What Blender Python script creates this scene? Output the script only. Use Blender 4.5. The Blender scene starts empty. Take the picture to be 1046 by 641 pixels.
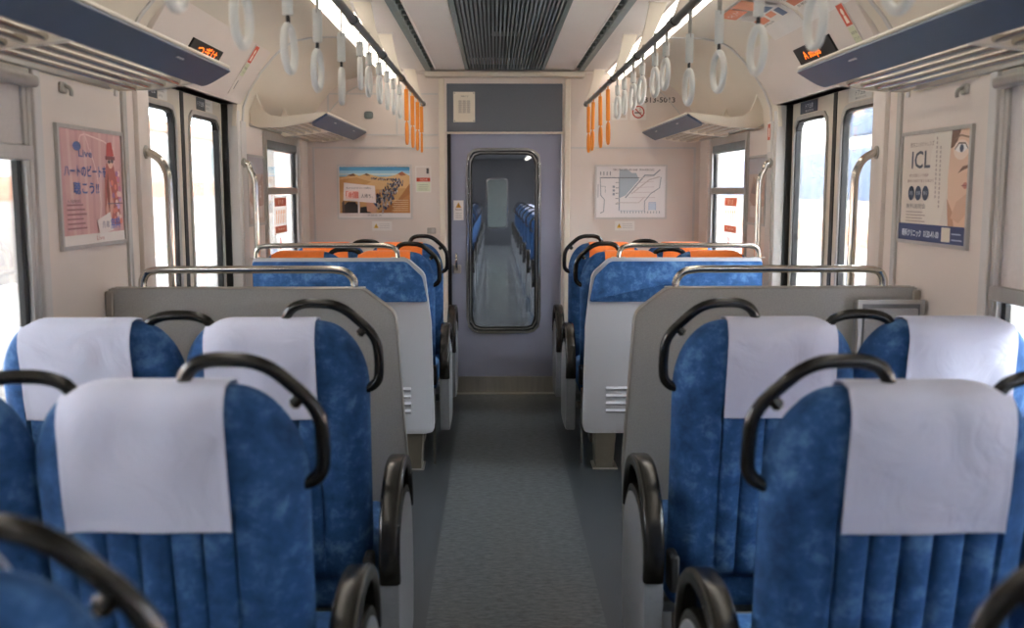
import bpy, bmesh, math, random
from mathutils import Vector, Matrix
random.seed(7)
R = math.radians
S = bpy.context.scene
COL = S.collection

# ------------------------------------------------------------------ camera
EYE = (-0.067, 0.0, 1.41)
cd = bpy.data.cameras.new('camera')
cd.lens = 35.0; cd.sensor_width = 36.0; cd.sensor_fit = 'HORIZONTAL'
cd.clip_start = 0.05; cd.clip_end = 400
cd.dof.use_dof = True; cd.dof.focus_distance = 4.6; cd.dof.aperture_fstop = 3.2
cam = bpy.data.objects.new('camera', cd); COL.objects.link(cam)
cam.location = EYE
cam.rotation_euler = (R(90 - 7.09), 0, R(-0.978))
S.camera = cam

# ------------------------------------------------------------------ sky and exposure
W = bpy.data.worlds.new('overcast_sky'); S.world = W; W.use_nodes = True
_bg = W.node_tree.nodes['Background']
_bg.inputs[0].default_value = (0.94, 0.965, 1.0, 1); _bg.inputs[1].default_value = 30.0
S.view_settings.view_transform = 'Standard'; S.view_settings.look = 'None'
S.view_settings.gamma = 1.0; S.view_settings.use_curve_mapping = False
S.view_settings.exposure = 0.22
LAMP = 4.2          # strength of the fluorescent diffusers

# ------------------------------------------------------------------ materials
def lin(c):
    out = []
    for v in c[:3]:
        v = v / 255.0
        out.append(v / 12.92 if v <= 0.04045 else ((v + 0.055) / 1.055) ** 2.4)
    return tuple(out)
MATS = {}
def mat(name, col, rough=.5, metal=0.0, var=.05, scale=12.0, bump=0.0, bscale=300.0, stretch=(1, 1, 1), sheen=0.0, coat=0.0, spec=.5, detail=3.0):
    m = bpy.data.materials.new(name); m.use_nodes = True
    nt = m.node_tree; b = nt.nodes['Principled BSDF']
    c = lin(col)
    tc = nt.nodes.new('ShaderNodeTexCoord'); mp = nt.nodes.new('ShaderNodeMapping')
    mp.inputs['Scale'].default_value = stretch
    nt.links.new(tc.outputs['Object'], mp.inputs['Vector'])
    nz = nt.nodes.new('ShaderNodeTexNoise'); nz.inputs['Scale'].default_value = scale; nz.inputs['Detail'].default_value = detail
    nt.links.new(mp.outputs[0], nz.inputs['Vector'])
    rp = nt.nodes.new('ShaderNodeValToRGB')
    rp.color_ramp.elements[0].position = .3; rp.color_ramp.elements[1].position = .7
    rp.color_ramp.elements[0].color = tuple(max(0, v * (1 - var)) for v in c) + (1,)
    rp.color_ramp.elements[1].color = tuple(min(1, v * (1 + var)) for v in c) + (1,)
    nt.links.new(nz.outputs[0], rp.inputs[0]); nt.links.new(rp.outputs[0], b.inputs['Base Color'])
    b.inputs['Roughness'].default_value = rough; b.inputs['Metallic'].default_value = metal
    b.inputs['Specular IOR Level'].default_value = spec
    b.inputs['Coat Weight'].default_value = coat
    if sheen:
        b.inputs['Sheen Weight'].default_value = sheen; b.inputs['Sheen Roughness'].default_value = .4
    if bump:
        n2 = nt.nodes.new('ShaderNodeTexNoise'); n2.inputs['Scale'].default_value = bscale; n2.inputs['Detail'].default_value = 2
        nt.links.new(mp.outputs[0], n2.inputs['Vector'])
        bp = nt.nodes.new('ShaderNodeBump'); bp.inputs['Strength'].default_value = bump; bp.inputs['Distance'].default_value = .003
        nt.links.new(n2.outputs[0], bp.inputs['Height']); nt.links.new(bp.outputs[0], b.inputs['Normal'])
    MATS[name] = m
    return m
def emit(name, col, strength):
    m = bpy.data.materials.new(name); m.use_nodes = True
    b = m.node_tree.nodes['Principled BSDF']; c = lin(col)
    b.inputs['Base Color'].default_value = c + (1,); b.inputs['Emission Color'].default_value = c + (1,)
    b.inputs['Emission Strength'].default_value = strength
    MATS[name] = m
def glass(name, tint, refl=1.0):
    m = bpy.data.materials.new(name); m.use_nodes = True; nt = m.node_tree
    nt.nodes.remove(nt.nodes['Principled BSDF']); out = nt.nodes['Material Output']
    t = nt.nodes.new('ShaderNodeBsdfTransparent'); t.inputs[0].default_value = lin(tint) + (1,)
    g = nt.nodes.new('ShaderNodeBsdfGlossy'); g.inputs['Roughness'].default_value = .02
    f = nt.nodes.new('ShaderNodeFresnel'); f.inputs[0].default_value = 1.5
    k = nt.nodes.new('ShaderNodeMath'); k.operation = 'MULTIPLY'; k.inputs[1].default_value = refl
    mx = nt.nodes.new('ShaderNodeMixShader')
    nt.links.new(f.outputs[0], k.inputs[0]); nt.links.new(k.outputs[0], mx.inputs[0])
    nt.links.new(t.outputs[0], mx.inputs[1]); nt.links.new(g.outputs[0], mx.inputs[2]); nt.links.new(mx.outputs[0], out.inputs[0])
    MATS[name] = m

mat('wall', (221, 209, 200), .45, var=.025, scale=3)
mat('wall_cream', (224, 213, 196), .42, var=.025, scale=3)
mat('ceiling', (226, 217, 210), .5, var=.02, scale=4)
mat('pillar', (206, 202, 198), .4, var=.02, scale=4)
mat('alu', (188, 186, 182), .35, .75, var=.05, scale=30, stretch=(1, 1, .1))
mat('chrome', (205, 200, 190), .16, 1.0, var=.03)
mat('steel', (176, 172, 164), .36, .75, var=.08, scale=40, stretch=(1, 1, .1))
mat('grille', (112, 118, 120), .5, .2, var=.1, scale=30)
mat('dark', (22, 22, 23), .6, var=.1)
mat('rubber', (16, 16, 17), .5, var=.1)
mat('slot_strip', (120, 130, 128), .5, .2, var=.05)
mat('strap_white', (216, 214, 208), .35, var=.03)
mat('strap_sleeve', (196, 196, 192), .4, var=.03)
mat('strap_band', (150, 146, 138), .6, var=.1)
mat('bar', (84, 86, 88), .3, .8, var=.06)
mat('orange', (236, 140, 40), .45, var=.05)
mat('orange_cover', (232, 118, 42), .8, var=.06, scale=60, bump=.2, bscale=700, sheen=.2)
mat('slate', (62, 76, 98), .4, var=.05, scale=6)
mat('panel_grey', (172, 172, 168), .4, .15, var=.10, scale=260, coat=.1)
mat('shell_grey', (162, 163, 168), .5, var=.07, scale=300)
mat('side_grey', (124, 126, 130), .45, var=.05, scale=60)
mat('black_plastic', (25, 23, 19), .24, var=.08, scale=60)
mat('door_blue', (142, 145, 163), .42, var=.03, scale=5)
mat('header_grey', (98, 103, 110), .5, var=.05, scale=120)
mat('floor_edge', (48, 54, 59), .34, var=.12, scale=120, bump=.1, bscale=200)
mat('leaf_beige', (205, 196, 180), .4, var=.03)
mat('shade_cloth', (206, 198, 194), .8, var=.03, scale=90)
mat('paper', (232, 226, 220), .6, var=.02)
mat('paper_cream', (226, 218, 200), .6, var=.02)
mat('foot_brown', (92, 86, 76), .5, .3, var=.1)
mat('sign_dark', (30, 36, 50), .4, var=.05)
mat('asphalt', (150, 148, 146), .85, var=.12, scale=8)
mat('concrete', (196, 190, 184), .8, var=.08, scale=5)
mat('building_white', (226, 220, 214), .7, var=.05, scale=2)
mat('building_orange', (222, 160, 130), .7, var=.06, scale=2)
mat('train_blue', (58, 76, 108), .4, var=.06)
mat('teal', (70, 140, 150), .5, var=.06)
mat('brown', (130, 84, 62), .6, var=.08)
mat('floor_next', (112, 116, 118), .12, var=.1, scale=20)
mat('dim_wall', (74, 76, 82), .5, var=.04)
emit('diffuser', (255, 247, 234), LAMP)
emit('led', (255, 120, 30), 1.6)
glass('glass', (244, 248, 250), .8)
glass('door_glass', (205, 208, 210), 1.0)

def moquette(name, dark, mid, light):
    m = bpy.data.materials.new(name); m.use_nodes = True; nt = m.node_tree; b = nt.nodes['Principled BSDF']
    tc = nt.nodes.new('ShaderNodeTexCoord')
    n1 = nt.nodes.new('ShaderNodeTexNoise'); n1.inputs['Scale'].default_value = 15; n1.inputs['Detail'].default_value = 9; n1.inputs['Roughness'].default_value = .68; n1.inputs['Distortion'].default_value = .15
    nt.links.new(tc.outputs['Object'], n1.inputs['Vector'])
    rp = nt.nodes.new('ShaderNodeValToRGB'); e = rp.color_ramp.elements
    e[0].position = .34; e[0].color = lin(dark) + (1,)
    e[1].position = .70; e[1].color = lin(light) + (1,)
    k = e.new(.52); k.color = lin(mid) + (1,)
    nt.links.new(n1.outputs[0], rp.inputs[0]); nt.links.new(rp.outputs[0], b.inputs['Base Color'])
    b.inputs['Roughness'].default_value = .85; b.inputs['Specular IOR Level'].default_value = .2
    b.inputs['Sheen Weight'].default_value = .35; b.inputs['Sheen Roughness'].default_value = .35; b.inputs['Sheen Tint'].default_value = lin((120, 170, 225)) + (1,)
    n2 = nt.nodes.new('ShaderNodeTexNoise'); n2.inputs['Scale'].default_value = 420
    nt.links.new(tc.outputs['Object'], n2.inputs['Vector'])
    bp = nt.nodes.new('ShaderNodeBump'); bp.inputs['Strength'].default_value = .25; bp.inputs['Distance'].default_value = .002
    nt.links.new(n2.outputs[0], bp.inputs['Height']); nt.links.new(bp.outputs[0], b.inputs['Normal'])
    MATS[name] = m
moquette('moquette', (28, 58, 97), (42, 79, 126), (88, 124, 165))

def cloth(name, col):
    m = mat(name, col, .85, var=.02, scale=5, sheen=.15)
    nt = m.node_tree; b = nt.nodes['Principled BSDF']
    tc = nt.nodes.new('ShaderNodeTexCoord')
    n = nt.nodes.new('ShaderNodeTexNoise'); n.inputs['Scale'].default_value = 9; n.inputs['Detail'].default_value = 3; n.inputs['Distortion'].default_value = 1.2
    nt.links.new(tc.outputs['Object'], n.inputs['Vector'])
    bp = nt.nodes.new('ShaderNodeBump'); bp.inputs['Strength'].default_value = .35; bp.inputs['Distance'].default_value = .02
    nt.links.new(n.outputs[0], bp.inputs['Height']); nt.links.new(bp.outputs[0], b.inputs['Normal'])
cloth('white_cover', (190, 194, 214))

def vinyl():
    m = mat('floor_aisle', (96, 103, 104), .36, var=.12, scale=40)
    nt = m.node_tree; b = nt.nodes['Principled BSDF']
    tc = nt.nodes.new('ShaderNodeTexCoord'); mp = nt.nodes.new('ShaderNodeMapping'); mp.inputs['Scale'].default_value = (17, 44, 30)
    nt.links.new(tc.outputs['Object'], mp.inputs[0])
    n = nt.nodes.new('ShaderNodeTexNoise'); n.inputs['Scale'].default_value = 1.6; n.inputs['Detail'].default_value = 5; n.inputs['Roughness'].default_value = .7
    nt.links.new(mp.outputs[0], n.inputs['Vector'])
    rp = nt.nodes.new('ShaderNodeValToRGB'); e = rp.color_ramp.elements
    e[0].position = .35; e[0].color = lin((38, 44, 47)) + (1,); e[1].position = .74; e[1].color = lin((100, 106, 108)) + (1,)
    nt.links.new(n.outputs[0], rp.inputs[0]); nt.links.new(rp.outputs[0], b.inputs['Base Color'])
vinyl()

def see_light(name, share):
    m = MATS[name]; nt = m.node_tree; b = nt.nodes['Principled BSDF']; out = nt.nodes['Material Output']
    t = nt.nodes.new('ShaderNodeBsdfTranslucent'); mx = nt.nodes.new('ShaderNodeMixShader'); mx.inputs[0].default_value = share
    l = b.inputs['Base Color'].links
    if l: nt.links.new(l[0].from_socket, t.inputs[0])
    nt.links.new(b.outputs[0], mx.inputs[1]); nt.links.new(t.outputs[0], mx.inputs[2]); nt.links.new(mx.outputs[0], out.inputs[0])
see_light('shade_cloth', .17)
def printmat():
    m = bpy.data.materials.new('print_ink'); m.use_nodes = True; nt = m.node_tree; b = nt.nodes['Principled BSDF']
    a = nt.nodes.new('ShaderNodeAttribute'); a.attribute_name = 'Ink'
    nt.links.new(a.outputs['Color'], b.inputs['Base Color']); b.inputs['Roughness'].default_value = .45
    MATS['print_ink'] = m
printmat()
MATS['window_ink'] = MATS['print_ink'].copy(); MATS['window_ink'].name = 'window_ink'
see_light('window_ink', .25)

# ------------------------------------------------------------------ mesh helpers
ORI = {}
def link(o, parent=None):
    COL.objects.link(o)
    if parent is not None:
        o.parent = parent
        ORI[o.name] = ORI[parent.name]
    return o
def thing(name, label, cat, loc=(0, 0, 0), group=None, kind=None):
    o = bpy.data.objects.new(name, None); COL.objects.link(o)
    o.location = loc; o.empty_display_size = .05
    ORI[o.name] = Vector(loc)
    tag(o, label, cat, group, kind)
    return o
def tag(o, label=None, cat=None, group=None, kind=None):
    if label: o['label'] = label
    if cat: o['category'] = cat
    if group: o['group'] = group
    if kind: o['kind'] = kind
    return o
def struct(o, label=None):
    o['kind'] = 'structure'
    if label: o['label'] = label
    return o
def copy_tree(o, parent=None):
    c = o.copy(); COL.objects.link(c); c.parent = parent
    for ch in list(o.children): copy_tree(ch, c)
    return c

def catmull(pts, n=6, closed=False):
    P = [Vector(p) for p in pts]; out = []; m = len(P)
    rng = range(m) if closed else range(m - 1)
    for i in rng:
        p0 = P[(i - 1) % m] if closed else P[max(i - 1, 0)]
        p1 = P[i]; p2 = P[(i + 1) % m]
        p3 = P[(i + 2) % m] if closed else P[min(i + 2, m - 1)]
        for k in range(n):
            t = k / n
            out.append(.5 * ((2 * p1) + (-p0 + p2) * t + (2 * p0 - 5 * p1 + 4 * p2 - p3) * t * t + (-p0 + 3 * p1 - 3 * p2 + p3) * t ** 3))
    if not closed: out.append(P[-1])
    return out
def rounded(pts, rad, n=5):
    out = []; m = len(pts)
    rads = rad if isinstance(rad, (list, tuple)) else [rad] * m
    for i in range(m):
        p = Vector(pts[i]); a = Vector(pts[i - 1]); b = Vector(pts[(i + 1) % m]); r = rads[i]
        if r <= 0: out.append((p.x, p.y)); continue
        da = (a - p).normalized(); db = (b - p).normalized()
        ang = da.angle(db); d = min(r / math.tan(ang / 2), (a - p).length * .5, (b - p).length * .5)
        s = p + da * d; e = p + db * d
        for k in range(n + 1):
            t = k / n
            q = s * (1 - t) ** 2 + p * 2 * t * (1 - t) + e * t * t
            out.append((q.x, q.y))
    return out
def rect2(a0, a1, b0, b1): return [(a0, b0), (a1, b0), (a1, b1), (a0, b1)]
def ax3(axis, u, v, w):
    if axis == 'x': return (w, u, v)
    if axis == 'y': return (u, w, v)
    return (u, v, w)
def ray_hit(poly, c, ang):
    d = (math.cos(ang), math.sin(ang)); best = 0
    m = len(poly)
    for i in range(m):
        x1, y1 = poly[i]; x2, y2 = poly[(i + 1) % m]
        ex, ey = x2 - x1, y2 - y1
        den = d[0] * ey - d[1] * ex
        if abs(den) < 1e-12: continue
        t = ((x1 - c[0]) * ey - (y1 - c[1]) * ex) / den
        s = ((x1 - c[0]) * d[1] - (y1 - c[1]) * d[0]) / den
        if t > 0 and -1e-6 <= s <= 1 + 1e-6: best = max(best, t)
    return (c[0] + d[0] * best, c[1] + d[1] * best)

class MB:
    def __init__(self): self.v = []; self.f = []
    def add(self, vs, fs):
        o = len(self.v); self.v += [tuple(p) for p in vs]; self.f += [tuple(i + o for i in f) for f in fs]
        return self
    def box(self, x0, x1, y0, y1, z0, z1, b=0.0, seg=1):
        if x0 > x1: x0, x1 = x1, x0
        if y0 > y1: y0, y1 = y1, y0
        if z0 > z1: z0, z1 = z1, z0
        if not b:
            vs = [(x, y, z) for x in (x0, x1) for y in (y0, y1) for z in (z0, z1)]
            return self.add(vs, [(0, 1, 3, 2), (4, 6, 7, 5), (0, 4, 5, 1), (2, 3, 7, 6), (0, 2, 6, 4), (1, 5, 7, 3)])
        bm = bmesh.new(); bmesh.ops.create_cube(bm, size=1)
        for q in bm.verts:
            q.co = Vector(((x0 + x1) / 2 + q.co.x * (x1 - x0), (y0 + y1) / 2 + q.co.y * (y1 - y0), (z0 + z1) / 2 + q.co.z * (z1 - z0)))
        bmesh.ops.bevel(bm, geom=bm.edges[:], offset=b, segments=seg, affect='EDGES', profile=.5)
        return self.frombm(bm)
    def frombm(self, bm):
        bm.verts.index_update()
        self.add([v.co[:] for v in bm.verts], [tuple(v.index for v in f.verts) for f in bm.faces]); bm.free(); return self
    def prism(self, poly, axis, a, b, bev=0.0):
        n = len(poly)
        vs = [ax3(axis, u, v, a) for u, v in poly] + [ax3(axis, u, v, b) for u, v in poly]
        fs = [tuple(range(n)), tuple(range(2 * n - 1, n - 1, -1))] + [(i, (i + 1) % n, n + (i + 1) % n, n + i) for i in range(n)]
        if not bev: return self.add(vs, fs)
        bm = bmesh.new(); bv = [bm.verts.new(p) for p in vs]
        for f in fs: bm.faces.new([bv[i] for i in f])
        cap = [e for e in bm.edges if len(e.link_faces) == 2 and any(len(f.verts) == n and n != 4 or f in (bm.faces[:2]) for f in e.link_faces)]
        bmesh.ops.bevel(bm, geom=cap, offset=bev, segments=2, affect='EDGES', profile=.5)
        return self.frombm(bm)
    def ring(self, outer, inner, axis, a, b, n=64):
        cx = sum(p[0] for p in inner) / len(inner); cy = sum(p[1] for p in inner) / len(inner)
        A = [2 * math.pi * i / n for i in range(n)] + [math.atan2(p[1] - cy, p[0] - cx) % (2 * math.pi) for p in outer if len(outer) <= 8] + [math.atan2(p[1] - cy, p[0] - cx) % (2 * math.pi) for p in inner if len(inner) <= 8]
        A = sorted(set(round(t, 5) for t in A)); m = len(A)
        o = [ray_hit(outer, (cx, cy), t) for t in A]; i_ = [ray_hit(inner, (cx, cy), t) for t in A]
        vs = [ax3(axis, *p, a) for p in o] + [ax3(axis, *p, a) for p in i_] + [ax3(axis, *p, b) for p in o] + [ax3(axis, *p, b) for p in i_]
        fs = []
        for k in range(m):
            j = (k + 1) % m
            fs += [(k, j, m + j, m + k), (2 * m + k, 3 * m + k, 3 * m + j, 2 * m + j), (k, 2 * m + k, 2 * m + j, j), (m + k, m + j, 3 * m + j, 3 * m + k)]
        return self.add(vs, fs)
    def sweep(self, pts, sec, up=(0, 0, 1), closed=False):
        P = [Vector(p) for p in pts]; m = len(P); n = len(sec); vs = []; fs = []
        N = None
        for i in range(m):
            a = P[i - 1] if (closed or i > 0) else P[i]; b = P[(i + 1) % m] if (closed or i < m - 1) else P[i]
            t = (b - a).normalized()
            if up is not None:
                u = Vector(up); s = t.cross(u)
                if s.length < 1e-4: s = t.cross(Vector((1, 0, 0)))
                s.normalize(); q = s.cross(t).normalized()
            else:
                if N is None:
                    N = t.orthogonal().normalized()
                N = (N - t * N.dot(t)).normalized(); q = N; s = t.cross(q).normalized()
            for (x, y) in sec: vs.append(P[i] + s * x + q * y)
        rng = m if closed else m - 1
        for i in range(rng):
            j = (i + 1) % m
            for k in range(n):
                l = (k + 1) % n
                fs.append((i * n + k, i * n + l, j * n + l, j * n + k))
        if not closed:
            fs += [tuple(range(n - 1, -1, -1)), tuple((m - 1) * n + k for k in range(n))]
        return self.add(vs, fs)
    def tube(self, pts, r, n=10, closed=False):
        return self.sweep(pts, [(r * math.cos(2 * math.pi * k / n), r * math.sin(2 * math.pi * k / n)) for k in range(n)], None, closed)
    def grid(self, fn, nu, nv, cu=False):
        vs = [fn(i, j) for j in range(nv) for i in range(nu)]
        fs = [(j * nu + i, j * nu + (i + 1) % nu, (j + 1) * nu + (i + 1) % nu, (j + 1) * nu + i) for j in range(nv - 1) for i in range(nu if cu else nu - 1)]
        return self.add(vs, fs)
    def mesh(self, name, off=Vector((0, 0, 0)), angle=38):
        me = bpy.data.meshes.new(name)
        me.from_pydata([(p[0] - off.x, p[1] - off.y, p[2] - off.z) for p in self.v], [], self.f)
        bm = bmesh.new(); bm.from_mesh(me); bmesh.ops.recalc_face_normals(bm, faces=bm.faces[:]); bm.to_mesh(me); bm.free()
        for p in me.polygons: p.use_smooth = True
        me.set_sharp_from_angle(angle=R(angle))
        return me
    def build(self, name, m, parent=None, angle=38):
        off = ORI[parent.name] if parent is not None else Vector((0, 0, 0))
        me = self.mesh(name, off, angle); me.materials.append(MATS[m])
        o = bpy.data.objects.new(name, me); link(o, parent)
        if parent is None: ORI[o.name] = Vector((0, 0, 0))
        return o
def mirror(mb, sx):
    if sx < 0: mb.v = [(-x, y, z) for x, y, z in mb.v]
    return mb

_TXT = {}
def text_mesh(s):
    if s in _TXT: return _TXT[s]
    cu = bpy.data.curves.new('lettering', 'FONT'); cu.body = s; cu.size = 1; cu.resolution_u = 2
    o = bpy.data.objects.new('lettering', cu); COL.objects.link(o)
    dg = bpy.context.evaluated_depsgraph_get()
    me = bpy.data.meshes.new_from_object(o.evaluated_get(dg))
    vs = [v.co.copy() for v in me.vertices]; fs = [tuple(p.vertices) for p in me.polygons]
    bpy.data.objects.remove(o); bpy.data.curves.remove(cu); bpy.data.meshes.remove(me)
    _TXT[s] = (vs, fs); return _TXT[s]
class Print:
    """flat ink on a sheet: O lower-left corner, U right, V up, N out of the sheet"""
    def __init__(self, O, U, V, N):
        self.O = Vector(O); self.U = Vector(U).normalized(); self.V = Vector(V).normalized(); self.N = Vector(N).normalized()
        self.v = []; self.f = []; self.c = []; self.k = 0
    def P(self, u, v): return self.O + self.U * u + self.V * v + self.N * (.0008 + self.k * .00006)
    def poly(self, pts, col):
        self.k += 1; o = len(self.v)
        self.v += [self.P(*p) for p in pts]; self.f.append(tuple(range(o, o + len(pts)))); self.c.append(col); return self
    def rect(self, u0, v0, u1, v1, col): return self.poly([(u0, v0), (u1, v0), (u1, v1), (u0, v1)], col)
    def oval(self, u, v, ru, rv, col, n=18): return self.poly([(u + ru * math.cos(2 * math.pi * k / n), v + rv * math.sin(2 * math.pi * k / n)) for k in range(n)], col)
    def hoop(self, u, v, r0, r1, col, n=28):
        self.k += 1; o = len(self.v)
        for k in range(n):
            a = 2 * math.pi * k / n
            self.v += [self.P(u + r0 * math.cos(a), v + r0 * math.sin(a)), self.P(u + r1 * math.cos(a), v + r1 * math.sin(a))]
        for k in range(n):
            j = (k + 1) % n; self.f.append((o + 2 * k, o + 2 * k + 1, o + 2 * j + 1, o + 2 * j)); self.c.append(col)
        return self
    def line(self, pts, w, col):
        for a, b in zip(pts, pts[1:]):
            d = Vector((b[0] - a[0], b[1] - a[1])); l = d.length
            if l == 0: continue
            d /= l; n = Vector((-d.y, d.x)) * w / 2; e = d * w / 2
            a2 = Vector(a) - e; b2 = Vector(b) + e
            self.poly([tuple(a2 - n), tuple(b2 - n), tuple(b2 + n), tuple(a2 + n)], col); self.k -= 1
        self.k += 1
        return self
    def text(self, s, u, v, h, col, width=None, bold=0.0):
        vs, fs = text_mesh(s)
        if not vs: return self
        x0 = min(p.x for p in vs); x1 = max(p.x for p in vs); y0 = min(p.y for p in vs); y1 = max(p.y for p in vs)
        sy = h / (y1 - y0); sx = sy if width is None else width / (x1 - x0)
        self.k += 1
        for dx, dy in ((0, 0), (bold, 0), (0, bold), (bold, bold)) if bold else ((0, 0),):
            o = len(self.v)
            self.v += [self.P(u + (p.x - x0) * sx + dx, v + (p.y - y0) * sy + dy) for p in vs]
            for f in fs: self.f.append(tuple(i + o for i in f)); self.c.append(col)
            self.k += 1
        return self
    def build(self, name, parent, m='print_ink'):
        off = ORI[parent.name]; me = bpy.data.meshes.new(name)
        me.from_pydata([tuple(p - off) for p in self.v], [], self.f)
        at = me.attributes.new('Ink', 'FLOAT_COLOR', 'CORNER')
        data = []
        for p, c in zip(me.polygons, self.c):
            cc = lin(c) + (1.0,)
            data += list(cc) * p.loop_total
        at.data.foreach_set('color', data)
        me.materials.append(MATS[m])
        o = bpy.data.objects.new(name, me); link(o, parent); return o

SIDES = ((-1, 'left'), (1, 'right'))
XW = 1.33; YB = -3.4; YE = 6.83; ZC = 2.20

# ================================================================== THE SETTING
MB().box(-1.5, 1.5, YB, YE + .05, -.12, 0).build('floor', 'floor_edge')
struct(bpy.data.objects['floor'], 'dark grey vinyl floor of the carriage')
o = MB().box(-.295, .295, YB, YE, .0, .002).build('floor_aisle_strip', 'floor_aisle'); struct(o, 'speckled grey vinyl strip along the aisle')

# side walls with openings
def pierced(x0, x1, y0, y1, z0, z1, holes):
    ys = sorted({y0, y1} | {h[0] for h in holes} | {h[1] for h in holes}); zs = sorted({z0, z1} | {h[2] for h in holes} | {h[3] for h in holes})
    mb = MB()
    for a, b in zip(ys, ys[1:]):
        run = None
        for c, d in zip(zs, zs[1:]):
            cy, cz = (a + b) / 2, (c + d) / 2
            inside = any(h[0] < cy < h[1] and h[2] < cz < h[3] for h in holes)
            if not inside: mb.box(x0, x1, a, b, c, d)
    return mb
NEARWIN = [(.97, 2.72), (-.85, .85), (-2.7, -1.0)]
DOOR = (3.67, 4.97); FARWIN = (5.54, 6.40)
WZ0, WZ1 = .78, 1.70
for sx, sd in SIDES:
    holes = [(a, b, WZ0, WZ1) for a, b in NEARWIN] + [(DOOR[0], DOOR[1], 0, 1.826), (FARWIN[0], FARWIN[1], WZ0, WZ1)]
    o = mirror(pierced(XW, XW + .035, YB, YE + .05, 0, 2.0, holes), sx).build('wall_' + sd, 'wall')
    struct(o, 'beige side wall of the carriage, %s side' % sd)
# upper curve from light strip to side wall
PROF = [(.80, 2.163), (.90, 2.163), (.98, 2.158), (1.055, 2.144), (1.115, 2.112), (1.17, 2.06), (1.235, 1.985), (1.29, 1.90), (1.322, 1.82), (1.331, 1.72)]
def prof_shell(y0, y1, off=0.0, th=.02, pts=PROF):
    n = len(pts); mb = MB(); P = [Vector(p) for p in pts]; N = []
    for i in range(n):
        t = (P[min(i + 1, n - 1)] - P[max(i - 1, 0)]).normalized(); N.append(Vector((-t.y, t.x)) * -1)   # points inward/down
    inn = [P[i] + N[i] * off for i in range(n)]; out = [P[i] + N[i] * (off - th) for i in range(n)]
    poly = [tuple(p) for p in inn] + [tuple(p) for p in reversed(out)]
    m = len(poly)
    vs = [(u, y0, v) for u, v in poly] + [(u, y1, v) for u, v in poly]
    fs = [(i, (i + 1) % m, m + (i + 1) % m, m + i) for i in range(m)]
    for s in (0, m):
        fs += [(s + i, s + i + 1, s + m - 2 - i, s + m - 1 - i) for i in range(n - 1)]
    return mb.add(vs, fs)
_tn = [0]
def trim(mb, m, label=None, angle=38):
    _tn[0] += 1
    return struct(mb.build('trim_%d' % _tn[0], m, angle=angle), label)
for sx, sd in SIDES:
    for y0, y1, pts in ((YB, 3.52, PROF), (3.52, 4.96, PROF[:6]), (4.96, YE, PROF)):
        trim(mirror(prof_shell(y0, y1, 0, .02, pts), sx), 'wall_cream', 'cream curved panel between lamp strip and %s wall' % sd, 60)
    # header box over the side doors
    hp = [(1.125, 2.122), (1.312, 1.826), (1.46, 1.826), (1.46, 2.16), (1.15, 2.16)]
    trim(mirror(MB().prism(hp, 'y', 3.50, 4.985, .006), sx), 'wall', 'sloping beige header panel over the %s doors' % sd)
    for y in (3.40, 5.07):     # raised ribs around the doorway
        trim(mirror(prof_shell(y - .012, y + .012, .006, .012), sx), 'pillar', 'slim rib along the curved ceiling edge by the %s doors' % sd, 60)
    for y in (1.6, -.2):
        trim(mirror(prof_shell(y - .004, y + .004, .003, .008), sx), 'pillar', 'panel joint above the %s luggage rack' % sd, 60)
    # vertical trims along the wall
    for y, w, m in ((2.80, .045, 'pillar'), (3.455, .03, 'alu'), (5.06, .10, 'pillar'), (6.47, .05, 'pillar'), (6.55, .03, 'wall')):
        trim(mirror(MB().box(XW - .012, XW + .01, y - w / 2, y + w / 2, 0, 1.75, .003), sx), m, 'vertical trim strip on the %s wall' % sd)
    # door pocket pillars with returns
    trim(mirror(MB().box(XW - .018, XW + .10, 3.56, 3.675, 0, 1.826, .006, 2), sx), 'wall', 'beige door pillar, near side of the %s doors' % sd)
    trim(mirror(MB().box(XW - .006, XW + .10, 4.965, 5.02, 0, 1.826, .006, 2), sx), 'pillar', 'pale door pillar, far side of the %s doors' % sd)
# roof outside
for sx, sd in SIDES:
    struct(mirror(MB().box(1.45, 1.50, YB, YE + .05, 1.75, 2.42), sx).build('wall_outer_' + sd, 'alu'))
struct(MB().box(-1.5, 1.5, YB, YE + .05, 2.38, 2.44).build('roof', 'alu'))
struct(MB().box(-1.45, 1.45, YB - .05, YB, 0, 2.4).build('wall_back', 'door_blue'))

# ceiling
mb = MB()
for sx in (-1, 1):
    for a, b in ((.265, .455), (.525, .685)):
        mb.box(sx * a, sx * b, YB, YE, ZC, ZC + .03)
    mb.box(sx * .45, sx * .53, YB, YE, ZC + .05, ZC + .06)
    mb.box(sx * .25, sx * .28, YB, YE, ZC + .005, ZC + .12)
mb.box(-.28, .28, YB, YE, ZC + .11, ZC + .12)
ceil = mb.build('ceiling', 'ceiling'); struct(ceil, 'flat cream ceiling panels with a recessed centre')
struct(MB().box(-.248, .248, YB, YE, ZC + .085, ZC + .108).build('ceiling_recess', 'dark'))
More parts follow.
